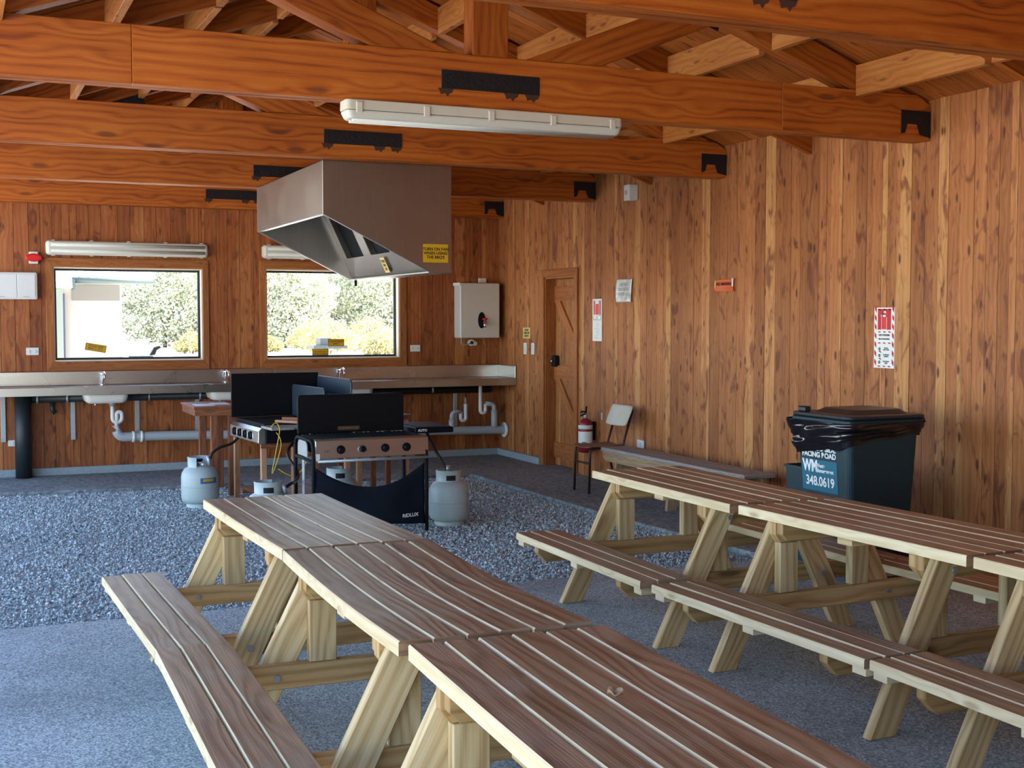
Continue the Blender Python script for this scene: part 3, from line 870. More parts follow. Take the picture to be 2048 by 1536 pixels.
# ------------------------------------------------------------------ extractor hood
def hood():
    x0, x1, y0, y1 = -3.310, -2.325, -4.505, -2.385
    zt, zl, zr = 2.698, 2.315, 1.905
    xf = -2.475                       # where the sloping rim meets the flat bottom on the right
    t = thing('extractor_hood', 'big stainless steel extractor hood hanging above the barbecues', 'extractor hood', (x0, y0, zl))
    O = Matrix.Translation((-x0, -y0, -zl))
    th = 0.008
    prof = [(x0, zl), (x0, zt), (x1, zt), (x1, zr + 0.005), (x1 - 0.02, zr), (xf, zr)]
    front = MB().prism(prof, y0, y0 + th, 'xz').xf(O).build('front_panel', 'hood_steel', t, bevel=0.002)
    MB().prism(prof, y1 - th, y1, 'xz').xf(O).build('back_panel', 'hood_steel', t, bevel=0.002)
    MB().box((x0, y0 + th, zl), (x0 + th, y1 - th, zt)).xf(O).build('side_panel', 'hood_steel', t)
    MB().box((x1 - th, y0 + th, zr), (x1, y1 - th, zt)).xf(O).build('side_panel', 'hood_steel', t)
    MB().box((x0, y0, zt - 0.004), (x1, y1, zt)).xf(O).build('top_panel', 'hood_steel', t)
    # turned-in rims
    rim = MB()
    rim.box((x0 + th, y0 + th, zl), (x0 + 0.045, y1 - th, zl + 0.012))
    rim.box((xf - 0.03, y0 + th, zr), (x1 - th, y1 - th, zr + 0.010))
    dx, dz = xf - x0, zr - zl; L = math.hypot(dx, dz); nx, nz = -dz / L, dx / L
    for ya, yb in ((y0 + th, y0 + 0.03), (y1 - 0.03, y1 - th)):
        rim.prism([(x0, zl), (xf, zr), (xf + nx * 0.012, zr + nz * 0.012), (x0 + nx * 0.012, zl + nz * 0.012)], ya, yb, 'xz')
    rim.xf(O).build('rim', 'panel_steel', t)
    # sloping filter bank inside: rises from the low right rim towards the upper left
    ax, az = xf + 0.028, zr + 0.014
    bx, bz = -2.800, zt - 0.03
    dx, dz = bx - ax, bz - az; L = math.hypot(dx, dz); ux, uz = dx / L, dz / L; nx, nz = -uz, ux
    def P(s, off=0.0): return (ax + ux * s * L + nx * off, az + uz * s * L + nz * off)
    bank = MB()
    def strip(s0, s1, ya, yb, o0=0.0, o1=0.008):
        bank.prism([P(s0, o0), P(s1, o0), P(s1, o1), P(s0, o1)], ya, yb, 'xz')
    ya, yb = y0 + 0.012, y1 - 0.012
    strip(0.0, 0.24, ya, yb); strip(0.95, 1.0, ya, yb)
    n = 3; w = (yb - ya) / n
    for k in range(n + 1):
        yc = ya + k * w
        strip(0.24, 0.95, max(ya, yc - 0.10), min(yb, yc + 0.10))
    bk = bank.xf(O).build('filter_bank', 'hood_steel', t)
    fl = MB()
    for k in range(n):
        fl.prism([P(0.23, -0.05), P(0.96, -0.05), P(0.96, -0.043), P(0.23, -0.043)], ya + k * w + 0.09, ya + (k + 1) * w - 0.09, 'xz')
    fl.xf(O).build('grease_filter', 'black_matt', bk)
    # drip nipple under the far corner
    MB().tube([(xf + 0.03, y1 - 0.06, zr), (xf + 0.03, y1 - 0.06, zr - 0.05)], 0.012, 8).xf(O).build('drip_spout', 'black_matt', t)
    # notices
    cx, cz = -2.452, 2.050
    s = thing('notice', 'bright yellow notice with dark lettering on the front of the steel hood', 'notice', (cx, y0 - 0.001, cz))
    MB().box((-0.099, -0.0015, -0.068), (0.099, 0.0, 0.068)).build('card', 'yellow', s)
    text('TURN ON FAN\nWHEN USING\nTHE BBQ\'S', 0.030, 'ink', s, (0, -0.0022, 0), (1, 0, 0), (0, 0, 1), bold=0.0008)
    # label on the sloping bank, far end
    pc = P(0.125, 0.010)
    s2 = thing('notice', 'pale yellow label inside the steel hood, on its sloping filter panel', 'notice', (pc[0], -3.50, pc[1]))
    up = Vector((ux, 0, uz)); n_ = Vector((nx, 0, nz))
    if n_.z > 0: n_ = -n_
    mb = MB()
    xd = up.cross(n_)
    mb.quad(*[tuple(xd * a + up * b + n_ * 0.0205) for a, b in ((-0.055, -0.065), (0.055, -0.065), (0.055, 0.065), (-0.055, 0.065))])
    mb.build('card', 'pale_yellow', s2, solid=0.001)
    text('TURN\nFAN\nON', 0.034, 'brown_ink', s2, tuple(n_ * 0.022), tuple(xd), tuple(up), bold=0.001)
hood()

# ------------------------------------------------------------------ fluorescent fixtures
def strip_light(L, loc, rz, face, label):
    """Weatherproof twin-tube batten; face = 'down' (under a beam) or 'out' (on a wall). Long axis = x."""
    t = thing('strip_light', label, 'light fitting', loc, rz, 'weatherproof strip lights')
    h, w = 0.052, 0.072          # base depth, half width
    R = Matrix.Identity(4) if face == 'down' else Matrix.Rotation(math.radians(-90), 4, 'X')
    def prof(z0, z1, wa, wb, e):
        mb = MB(); a = L / 2
        lower = [(p[0], p[1]) for p in rounded_rect(2 * (a - e), 2 * wb, min(0.03, wb * 0.6))]
        upper = [(p[0], p[1]) for p in rounded_rect(2 * a, 2 * wa, min(0.03, wa * 0.6))]
        n = len(lower); b0 = len(mb.v)
        mb.v += [(x, y, z1) for x, y in upper] + [(x, y, z0) for x, y in lower]
        for i in range(n):
            j = (i + 1) % n
            mb.face([b0 + i, b0 + n + i, b0 + n + j, b0 + j], [(0, 0)] * 4, 0.5, 0, False)
        mb.face([b0 + i for i in range(n)], [(0, 0)] * n, 0.5)
        mb.face([b0 + n + i for i in range(n)][::-1], [(0, 0)] * n, 0.5)
        return mb
    prof(-h, 0.0, w * 0.92, w, 0.0).xf(R).build('base_tray', 'fixture', t, bevel=0.004, fix=True)
    prof(-h - 0.046, -h - 0.001, w * 0.98, w * 0.84, 0.02).xf(R).build('diffuser', 'diffuser', t, bevel=0.012, seg=3, fix=True)
    for yy in (-0.030, 0.030):
        MB().tube([(-L / 2 + 0.045, yy, -h - 0.040), (L / 2 - 0.045, yy, -h - 0.040)], 0.019, 14).xf(R).build('diffuser_ridge', 'diffuser', t)
    tb = MB()
    for yy in (-0.035, 0.035):
        tb.tube([(-L / 2 + 0.06, yy, -h - 0.024), (L / 2 - 0.06, yy, -h - 0.024)], 0.013, 10)
    tb.xf(R).build('tube', 'white', t)
    nclip = 5
    for k in range(nclip):
        x = -L / 2 + 0.07 + (L - 0.14) * k / (nclip - 1)
        for s in (-1, 1):
            cb = MB().box((x - 0.017, s * w - 0.006, -h - 0.016), (x + 0.017, s * w + 0.006, -0.012))
            cb.xf(R).build('clip', 'fixture', t, bevel=0.003)
    return t
strip_light(1.62, (-3.066, -6.955, 2.698), 0, 'down', 'white strip light hanging under the roof beam at top centre')
strip_light(1.585, (-4.097, -0.002, 2.265), 0, 'out', 'white strip light on the back wall above the left window')
strip_light(1.585, (-1.945, -0.002, 2.270), 0, 'out', 'white strip light above the right window, partly behind the steel hood')

# ------------------------------------------------------------------ sink bench along the back wall
def sink_bench():
    t = thing('sink_bench', 'long stainless steel sink bench along the back wall below the windows', 'sink bench', (-3.0, -0.25, 0.9))
    O = Matrix.Translation((3.0, 0.25, -0.9))
    MB().box((WL + 0.05, -0.50, 0.878), (-0.004, -0.004, 0.898)).xf(O).build('worktop', 'steel', t, bevel=0.004, seg=2)
    MB().prism([(-0.50, 0.897), (-0.512, 0.905), (-0.514, 0.90), (-0.514, 0.822), (-0.495, 0.822), (-0.495, 0.877)], WL + 0.05, -0.004, 'yz').xf(O).build('front_lip', 'steel', t, bevel=0.002)
    MB().prism([(-0.004, 0.899), (-0.022, 0.899), (-0.018, 1.035), (-0.004, 1.043)], WL + 0.05, -0.004, 'yz').xf(O).build('splashback', 'steel', t, bevel=0.003)
    MB().box((-0.020, -0.50, 0.899), (-0.004, -0.023, 1.035)).xf(O).build('end_splash', 'panel_steel', t, bevel=0.003)
    basins = [(-4.585, -4.170), (-3.370, -2.955), (-2.060, -1.645)]
    for (a, b) in basins:
        mb = MB()
        c = ((a + b) / 2, -0.29)
        ws = [(0.50, 0.877), (0.50, 0.80), (0.47, 0.755), (0.40, 0.732), (0.10, 0.726)]
        rings = []
        for k, (s, z) in enumerate(ws):
            pts = rounded_rect((b - a) * s * 2, 0.34 * s * 2, 0.06 * s * 2)
            rings.append([(c[0] + p[0], c[1] + p[1], z) for p in pts])
        n = len(rings[0]); b0 = len(mb.v)
        for rg_ in rings: mb.v += rg_
        for k in range(len(rings) - 1):
            for i in range(n):
                j = (i + 1) % n
                mb.face([b0 + k * n + i, b0 + k * n + j, b0 + (k + 1) * n + j, b0 + (k + 1) * n + i], [(0, 0)] * 4, 0.5, 0, True)
        mb.face([b0 + (len(rings) - 1) * n + i for i in range(n)], [(0, 0)] * n, 0.5, 0, True)
        bo = mb.xf(O).build('basin', 'basin', t, fix=True)
        rm = MB()
        rr = rounded_rect((b - a), 0.34, 0.06)
        rm.prism([(c[0] + p[0], c[1] + p[1]) for p in rr], 0.8985, 0.9010, 'xy')
        rm.xf(O).build('basin_rim', 'chrome', bo)
        MB().tube([(c[0] - 0.10, c[1] - 0.06, 0.74), (c[0] - 0.10, c[1] - 0.06, 0.695)], 0.008, 8).xf(O).build('overflow_nut', 'chrome', bo)
    for x in (-5.31, -4.66, -4.035, -3.43, -0.545):
        mb = MB()
        mb.box((x - 0.022, -0.020, 0.35), (x + 0.022, -0.001, 0.876))
        mb.prism([(-0.021, 0.876), (-0.45, 0.876), (-0.45, 0.855), (-0.021, 0.80)], x - 0.004, x + 0.004, 'yz')
        mb.box((x - 0.022, -0.45, 0.870), (x + 0.022, -0.021, 0.877))
        mb.xf(O).build('wall_bracket', 'galv', t, bevel=0.002)
sink_bench()

def tap(x, label):
    t = thing('tap', label, 'tap', (x, -0.075, 0.899), 0, 'chrome taps on the sink bench')
    MB().lathe([(0.028, 0), (0.028, 0.008), (0.016, 0.014), (0.015, 0.075), (0.012, 0.08)], (0, 0, 0), 14).build('body', 'chrome', t)
    pts = [(0, 0, 0.06)] + [(0, -0.075 + 0.075 * math.cos(a), 0.085 + 0.05 * math.sin(a)) for a in [math.radians(q) for q in range(0, 181, 20)]] + [(0, -0.15, 0.06)]
    MB().tube(pts, 0.010, 10).build('spout', 'chrome', t)
    mb = MB()
    mb.tube([(0, 0, 0.08), (0, 0, 0.118)], 0.009, 8)
    for a in (0, 60, 120):
        an = math.radians(a)
        mb.tube([(-0.028 * math.cos(an), -0.028 * math.sin(an), 0.112), (0.028 * math.cos(an), 0.028 * math.sin(an), 0.112)], 0.007, 8)
    mb.build('handle', 'chrome', t)
tap(-4.372, 'chrome tap on the steel bench below the left window')
tap(-3.140, 'chrome tap on the steel bench between the two windows')
tap(-1.905, 'chrome tap on the steel bench below the right window')

def arc(c, r, a0, a1, n, plane='xz', y=0.0):
    out = []
    for k in range(n + 1):
        a = math.radians(a0 + (a1 - a0) * k / n)
        p, q = c[0] + r * math.cos(a), c[1] + r * math.sin(a)
        out.append((p, y, q) if plane == 'xz' else (y, p, q))
    return out

def drain_left():
    t = thing('drain_pipe', 'grey drain pipe with white trap below the left basin', 'drain pipe', (-4.25, -0.2, 0.37))
    O = Matrix.Translation((4.25, 0.2, -0.37)); y = -0.20
    tr = MB().tube([(-4.30, y, 0.735), (-4.30, y, 0.62), (-4.30, y, 0.60)] + arc((-4.255, 0.57), 0.045, 180, 360, 10, y=y) + arc((-4.2350, 0.605), 0.025, 0, 180, 8, y=y) + [(-4.262, y, 0.46)], 0.021, 12)
    tr.xf(O).build('trap', 'pvc_white', t)
    MB().tube([(-4.30, y, 0.745), (-4.30, y, 0.69)], 0.034, 14).xf(O).build('trap_nut', 'galv', t)
    MB().tube([(-4.262, y, 0.49), (-4.262, y, 0.45)] + arc((-4.185, 0.452), 0.077, 180, 270, 8, y=y) + [(-3.9, y, 0.375), (-0.05, y, 0.300), (-0.012, y, 0.30)], 0.048, 18).xf(O).build('waste_pipe', 'pvc', t)
    cp = MB()
    for x in (-4.10, -4.02):
        z = 0.375
        cp.tube([(x - 0.014, y, z), (x + 0.014, y, z - 0.001)], 0.057, 18)
    cp.xf(O).build('collar', 'pvc_white', t)
    MB().tube([(-0.03, y, 0.300), (-0.004, y, 0.300)], 0.085, 22).xf(O).build('wall_flange', 'white', t)
    # two risers with white traps below the right-hand end of the bench
    for (xa, xt, ztop, zb) in ((-0.66, -0.525, 0.66, 0.31), (-0.145, -0.285, 0.86, 0.30)):
        sgn = 1 if xt > xa else -1
        MB().tube([(xa, y, zb + 0.02), (xa, y, 0.44 if sgn > 0 else 0.53)], [0.036, 0.036], 14).xf(O).build('riser', 'pvc', t)
        zc = 0.47 if sgn > 0 else 0.55
        pts = [(xa, y, zc - 0.05)] + arc((xa + sgn * 0.05, zc), 0.05, 180 if sgn > 0 else 0, 90, 6, y=y)
        pts += [(xt - sgn * 0.03, y, zc + 0.05)]
        MB().tube(pts, 0.026, 12).xf(O).build('bend', 'pvc', t)
        u = [(xt - sgn * 0.03, y, zc + 0.05)] + [(xt - sgn * 0.03, y, zc - 0.01)] + arc((xt, zc - 0.02), 0.03, 180 if sgn > 0 else 0, 360 if sgn > 0 else -180, 8, y=y) + [(xt + sgn * 0.03, y, ztop - 0.12), (xt + sgn * 0.03, y, ztop - 0.05)]
        MB().tube(u, 0.021, 12).xf(O).build('trap', 'pvc_white', t)
        MB().tube([(xt + sgn * 0.03, y, ztop - 0.06), (xt + sgn * 0.03, y, min(ztop + 0.02, 0.875))], 0.012, 10).xf(O).build('tail_pipe', 'galv', t)
drain_left()

def black_pipe():
    t = thing('drain_pipe', 'black drain pipe running under the steel bench with a thick upright at left', 'drain pipe', (-5.135, -0.13, 0.0))
    O = Matrix.Translation((5.135, 0.13, 0))
    MB().tube([(-5.135, -0.13, 0.002), (-5.135, -0.13, 0.83)], 0.078, 20).xf(O).build('upright', 'black_pipe', t)
    MB().tube([(-5.14, -0.10, 0.775), (-0.15, -0.10, 0.765)], 0.042, 14).xf(O).build('horizontal_pipe', 'black_pipe', t)
    for x in (-5.00, -4.72, -3.93, -3.42, -0.86):
        MB().tube([(x - 0.010, -0.10, 0.774), (x + 0.010, -0.10, 0.774)], 0.048, 14).xf(O).build('pipe_clip', 'galv', t)
    MB().tube([(-4.86, -0.10, 0.735), (-4.86, -0.10, 0.66), (-4.83, -0.10, 0.63)], 0.026, 10).xf(O).build('tee', 'black_pipe', t)
black_pipe()

# ------------------------------------------------------------------ fittings on the back wall
def water_heater():
    x0, x1, z0, z1 = -0.555, -0.075, 1.345, 1.962
    t = thing('water_heater', 'white wall mounted boiling water unit with a red lever tap, above the bench corner', 'water heater', ((x0 + x1) / 2, -0.10, z0))
    O = Matrix.Translation((-(x0 + x1) / 2, 0.10, -z0))
    MB().box((x0, -0.20, z0), (x1, -0.002, z1)).xf(O).build('case', ['heater', 'heater_side'], t, bevel=0.012, seg=3)
    MB().box((x0 - 0.012, -0.20, z1 - 0.03), (x0, -0.003, z1 + 0.004)).xf(O).build('case_edge', 'heater_side', t, bevel=0.004)
    cx, cz = -0.300, 1.545
    ell = [(cx + 0.045 * math.cos(a), cz + 0.092 * math.sin(a)) for a in [2 * math.pi * k / 28 for k in range(28)]]
    sur = MB().prism(ell, -0.212, -0.2005, 'xz').xf(O).build('tap_surround', 'black', t, bevel=0.004)
    MB().tube([(cx + 0.012, -0.21, cz - 0.02), (cx + 0.012, -0.262, cz - 0.025), (cx + 0.012, -0.272, cz - 0.05), (cx + 0.012, -0.272, cz - 0.082)], 0.014, 12).xf(O).build('tap', 'chrome', sur)
    mb = MB()
    mb.tube([(cx + 0.012, -0.255, cz - 0.01), (cx + 0.020, -0.262, cz + 0.025)], 0.010, 10)
    mb.tube([(cx - 0.012, -0.262, cz + 0.012), (cx + 0.045, -0.262, cz + 0.018)], 0.009, 8)
    mb.xf(O).build('lever', 'red', sur)
    mb = MB().tube([(x0 + 0.05, -0.10, z0 - 0.001), (x0 + 0.05, -0.09, z0 - 0.06), (x0 + 0.09, -0.07, z0 - 0.085), (x0 + 0.15, -0.05, z0 - 0.07), (x0 + 0.19, -0.045, z0 - 0.055)], 0.006, 8)
    mb.xf(O).build('power_cable', 'pvc', t)
    o = thing('power_socket', 'round white socket with a plug just below the water heater', 'socket', (-0.355, -0.002, 1.29))
    MB().tube([(0, 0, 0), (0, -0.04, 0)], 0.036, 18).build('socket_body', 'white', o)
    MB().tube([(0.045, 0, -0.01), (0.045, -0.03, -0.01)], 0.026, 14).build('plug', 'white', o)
    MB().tube([(0, -0.041, 0), (0, -0.048, 0)], 0.020, 14).build('socket_hole', 'gasket', o)
    j = tag(MB().prism([(p[0] - 0.215, p[1] + 1.995) for p in rounded_rect(0.09, 0.058, 0.008)], -0.035, -0.002, 'xz').build('junction_box', 'cream', bevel=0.004), 'small cream junction box above the water heater', 'junction box')
water_heater()

def plate_switch(name, label, cat, c, w, h, wall, rockers, group=None):
    t = thing(name, label, cat, c, 0, group)
    rr = rounded_rect(w, h, 0.008)
    if wall == 'back':
        MB().prism(rr, -0.010, -0.001, 'xz').build('plate', 'white', t, bevel=0.002)
        for q in rockers:
            MB().box((q - 0.009, -0.015, -0.014), (q + 0.009, -0.0105, 0.014)).build('rocker', 'cream', t, bevel=0.002)
    else:
        MB().prism(rr, -0.010, -0.001, 'yz').build('plate', 'white', t, bevel=0.002)
        for q in rockers:
            MB().box((-0.015, -0.012, q - 0.012), (-0.0105, 0.012, q + 0.012)).build('rocker', 'cream', t, bevel=0.002)
    return t
plate_switch('power_socket', 'white double socket left of the left window, below the white cabinet', 'socket', (-5.028, -0.001, 1.240), 0.118, 0.074, 'back', (-0.03, 0.03), 'sockets')
plate_switch('power_socket', 'white double socket right of the right window', 'socket', (-1.022, -0.001, 1.232), 0.118, 0.074, 'back', (-0.03, 0.03), 'sockets')
plate_switch('power_socket', 'small white socket low on the back wall beside the black upright pipe', 'socket', (-5.225, -0.001, 0.335), 0.09, 0.06, 'back', (0.0,), 'sockets')
plate_switch('light_switch', 'slim white switch beside the door, the farther one from the door frame', 'switch', (-0.001, -0.745, 1.236), 0.075, 0.125, 'right', (-0.03, 0.0, 0.03), 'switches')
plate_switch('light_switch', 'slim white switch beside the door, the nearer one to the door frame', 'switch', (-0.001, -0.945, 1.238), 0.075, 0.125, 'right', (-0.03, 0.0, 0.03), 'switches')
plate_switch('power_socket', 'white socket low on the right wall above the grey bench', 'socket', (-0.001, -3.296, 0.418), 0.125, 0.075, 'right', (0.0,), 'sockets')

def alarm():
    t = thing('fire_alarm', 'red and white fire alarm sounder above the white cabinet at left', 'fire alarm', (-5.003, -0.002, 2.163))
    MB().prism([(p[0], p[1]) for p in rounded_rect(0.085, 0.118, 0.006)], -0.040, 0.0, 'xz').build('back_box', 'white', t, bevel=0.003)
    ell = [(0.078 * math.cos(a), 0.040 * math.sin(a)) for a in [2 * math.pi * k / 24 for k in range(24)]]
    MB().prism(ell, -0.075, -0.0405, 'xz').build('lens', 'red', t, bevel=0.014, seg=3)
alarm()

def cabinet():
    x0, x1, z0, z1 = -5.46, -4.975, 1.752, 2.018
    t = thing('switchboard', 'white two door electrical cabinet on the back wall at the left edge', 'electrical cabinet', ((x0 + x1) / 2, -0.04, z0))
    O = Matrix.Translation((-(x0 + x1) / 2, 0.04, -z0))
    MB().box((x0, -0.075, z0), (x1, -0.002, z1)).xf(O).build('case', 'white', t, bevel=0.014, seg=3)
    for a, b in ((x0 + 0.02, -5.163), (-5.160, x1 - 0.02)):
        d = MB().box((a, -0.082, z0 + 0.018), (b, -0.0755, z1 - 0.018)).xf(O).build('door', 'white', t, bevel=0.003)
        MB().box(((a + b) / 2 - 0.025, -0.086, z0 + 0.024), ((a + b) / 2 + 0.025, -0.0825, z0 + 0.030)).xf(O).build('catch', 'pvc', d)
cabinet()

def stuck_note(c, w, h, rot, lines, size, label, mat='yellow', depth_y=None):
    t = thing('sticker', label, 'sticker', c, 0, 'stickers on the windows')
    t.rotation_euler = (0, math.radians(rot), 0)
    MB().box((-w / 2, -0.0012, -h / 2), (w / 2, 0.0, h / 2)).build('card', mat, t)
    mb = MB(); e = 0.004
    for a, b in (((-w / 2 + e, h / 2 - 2 * e), (w / 2 - e, h / 2 - e)), ((-w / 2 + e, -h / 2 + e), (w / 2 - e, -h / 2 + 2 * e)), ((-w / 2 + e, -h / 2 + 2 * e), (-w / 2 + 2 * e, h / 2 - 2 * e)), ((w / 2 - 2 * e, -h / 2 + 2 * e), (w / 2 - e, h / 2 - 2 * e))):
        mb.box((a[0], -0.0018, a[1]), (b[0], -0.00125, b[1]))
    mb.build('border', 'brown_ink', t)
    text(lines, size, 'brown_ink', t, (0, -0.0018, 0), (1, 0, 0), (0, 0, 1), bold=0.0004)
YG = 0.0945
stuck_note((-4.420, YG, 1.268), 0.205, 0.075, 10, 'PLEASE KEEP\nBENCH TIDY', 0.026, 'yellow sticker stuck at a tilt on the left window')
stuck_note((-1.905, YG, 1.300), 0.185, 0.080, 0.5, 'CLEAN DISHES\nONLY', 0.027, 'yellow sticker on the right window, the upper of its pair')
stuck_note((-2.085, YG, 1.190), 0.175, 0.090, 0, 'NO FISH OR\nFOOD IN SINKS', 0.024, 'yellow sticker at the bottom edge of the right window')

# ------------------------------------------------------------------ notices and fittings on the right wall (they face -X; reading direction is -Y)
RX, RU = (0, -1, 0), (0, 0, 1)
def wall_card(name, label, cat, y0, y1, z0, z1, mat, x=-0.001, th=0.002, root_only=False):
    t = thing(name, label, cat, (x, (y0 + y1) / 2, (z0 + z1) / 2))
    h, w = (z1 - z0) / 2, (y1 - y0) / 2
    MB().box((-th, -w, -h), (0, w, h)).build('card', mat, t)
    return t, w, h
t, w, h = wall_card('notice', 'small yellow notice on the wall above the two white switches', 'notice', -0.868, -0.672, 1.347, 1.465, 'pale_yellow')
text('PLEASE\nTURN OFF\nLIGHTS', 0.032, 'ink', t, (-0.0028, 0, 0), RX, RU, bold=0.0008)

def fire_sign_big():
    t, w, h = wall_card('fire_sign', 'tall red and white fire extinguisher sign above the wheelie bin', 'fire sign', -6.682, -6.478, 1.232, 1.640, 'white_ink')
    x = -0.0026
    def q(y, z, a, b, mat, name):
        return MB().box((x - 0.0006, y - a, z - b), (x, y + a, z + b)).build(name, mat, t)
    q(0.0, 0.125, 0.066, 0.070, 'red_ink', 'red_panel')
    st = MB()                                      # hazard stripes round the edge
    zz = -h + 0.015
    k = 0
    while zz < h - 0.02:
        for sy in (-1, 1):
            ys = sorted((sy * (w - 0.006), sy * (w - 0.024)))
            if k % 2 == 0:
                st.prism([(ys[0], zz), (ys[1], zz + 0.018), (ys[1], zz + 0.048), (ys[0], zz + 0.030)], x - 0.0006, x, 'yz')
        zz += 0.030; k += 1
    for zz in (0.192, 0.040, -0.035, -0.192):
        for yy in (-0.05, 0.0, 0.05):
            st.prism([(yy - 0.018, zz - 0.004), (yy + 0.006, zz - 0.004), (yy + 0.014, zz + 0.004), (yy - 0.010, zz + 0.004)], x - 0.0006, x, 'yz')
    st.build('stripes', 'red_ink', t)
    x2 = x - 0.0016
    ex = MB()
    ex.prism([(p[0] - 0.002, p[1] + 0.098) for p in rounded_rect(0.044, 0.082, 0.012)], x2, x2 + 0.0008, 'yz')
    ex.build('extinguisher_symbol', 'red', t)
    ol = MB()
    for (ya, za, yb, zb) in ((0.026, 0.058, 0.029, 0.160), (-0.026, 0.058, -0.023, 0.140), (-0.026, 0.055, 0.026, 0.058)):
        ol.box((x2 - 0.0004, min(ya, yb), min(za, zb)), (x2 + 0.0006, max(ya, yb), max(za, zb)))
    ol.prism([(-0.014, 0.142), (0.014, 0.142), (0.014, 0.154), (-0.014, 0.154)], x2 - 0.0004, x2 + 0.0006, 'yz')
    ol.prism([(-0.020, 0.164), (0.005, 0.170), (0.032, 0.158), (0.036, 0.146), (0.030, 0.146), (0.024, 0.158), (0.0, 0.180), (-0.012, 0.182)], x2 - 0.0004, x2 + 0.0006, 'yz')
    ol.build('extinguisher_outline', 'white_ink', t)
    text('DRY POWDER', 0.017, 'ink', t, (x - 0.001, 0, 0.018), RX, RU, bold=0.0004)
    text('FIRE EXTINGUISHER', 0.0125, 'ink', t, (x - 0.001, 0, -0.008), RX, RU, bold=0.0003)
    for zc, s in ((-0.075, 'WOOD\nAND PAPER'), (-0.120, 'FLAMMABLE\nLIQUIDS'), (-0.165, 'ELECTRICAL\nFIRES')):
        text(s, 0.0115, 'ink', t, (x - 0.001, -0.022, zc), RX, RU, bold=0.0002)
        b = MB().prism([(0.045 + 0.012 * math.cos(a), zc + 0.012 * math.sin(a)) for a in [2 * math.pi * k / 12 for k in range(12)]], x - 0.0006, x, 'yz')
        b.build('class_symbol', 'green_ink', t)
    r = MB()
    for zc in (-0.095, -0.143): r.prism([(0.020, zc - 0.008), (0.055, zc + 0.002), (0.040, zc + 0.010)], x - 0.0006, x, 'yz')
    r.build('red_slash', 'red_ink', t)
fire_sign_big()

def fire_sign_small():
    t, w, h = wall_card('fire_sign', 'narrow red and white extinguisher sign over a printed card, right of the door', 'fire sign', -2.525, -2.330, 1.345, 1.755, 'paper')
    x = -0.0026
    MB().box((x - 0.0006, -w + 0.012, -0.002), (x, w - 0.012, h - 0.010)).build('red_panel', 'silver', t)
    for sy in (-1, 1):
        MB().box((x - 0.0012, sy * 0.060 - 0.012, 0.05), (x - 0.0007, sy * 0.060 + 0.012, h - 0.02)).build('stripe', 'red_ink', t)
    e = MB()
    e.prism([(p[0], p[1] + 0.105) for p in rounded_rect(0.075, 0.105, 0.018)], x - 0.0018, x - 0.0013, 'yz')
    e.build('extinguisher_symbol', 'red', t)
    e = MB()
    e.box((x - 0.0022, -0.018, 0.162), (x - 0.0014, 0.018, 0.170)); e.box((x - 0.0022, -0.012, 0.176), (x - 0.0014, 0.012, 0.192))
    e.build('extinguisher_outline', 'white_ink', t)
    MB().box((x - 0.0012, -0.065, 0.012), (x - 0.0007, 0.065, 0.036)).build('caption_strip', 'white_ink', t)
    text('CO2', 0.020, 'ink', t, (x - 0.0018, 0, 0.024), RX, RU)
    ln = MB(); rg = random.Random(4)
    for k in range(9):
        z = -0.03 - k * 0.018; a = rg.uniform(0.02, 0.05); o = rg.uniform(-0.015, 0.015)
        ln.box((x - 0.0006, o - a, z - 0.002), (x, o + a, z + 0.002))
    ln.build('printed_lines', 'pvc', t)
fire_sign_small()

def wavy(name, label, y0, y1, z0, z1, mat, amp, lines, size, ink):
    t = thing(name, label, 'notice', (-0.003, (y0 + y1) / 2, (z0 + z1) / 2))
    w, h = (y1 - y0) / 2, (z1 - z0) / 2
    def fn(u, v):
        y = -w + 2 * w * u; z = -h + 2 * h * v
        curl = amp * (0.4 + 0.6 * math.sin(u * 7.0 + 1.3 * v)) * 0.5 + amp * 0.9 * max(0.0, 0.35 - v) * (1 - u) * 2.2
        return (-0.004 - max(0.0, curl), y + 0.012 * math.sin(v * 4.0), z)
    MB().grid(fn, 20, 20).build('sheet', mat, t, solid=0.0008)
    text(lines, size, ink, t, (-0.006 - amp * 0.75, 0, 0.01), RX, RU, bold=0.0006)
    return t
wavy('notice', 'crinkled silvery laminated notice on the right wall above the chair', -3.125, -2.820, 1.715, 1.935, 'silver', 0.012, 'PLEASE\nKEEP THIS\nAREA TIDY', 0.044, 'pvc')
o = wavy('notice', 'small orange laminated notice in the middle of the right wall', -4.790, -4.510, 1.785, 1.885, 'orange', 0.006, 'NO SMOKING', 0.034, 'ink')
MB().box((-0.014, -0.136, -0.01), (-0.012, -0.118, 0.055)).build('tape_strip', 'white', o)
MB().box((-0.012, 0.120, -0.02), (-0.010, 0.134, 0.040)).build('tape_strip', 'pale_yellow', o)

def small_unit():
    t = thing('sensor_box', 'small white sensor box high on the right wall under a rafter end', 'sensor', (-0.003, -3.165, 2.715))
    MB().box((-0.09, -0.055, -0.075), (0, 0.055, 0.072)).build('case', 'white', t, bevel=0.008, seg=2)
    MB().tube([(-0.0905, 0.01, 0.0), (-0.094, 0.01, 0.0)], 0.022, 14).build('lens', 'pvc', t)
small_unit()

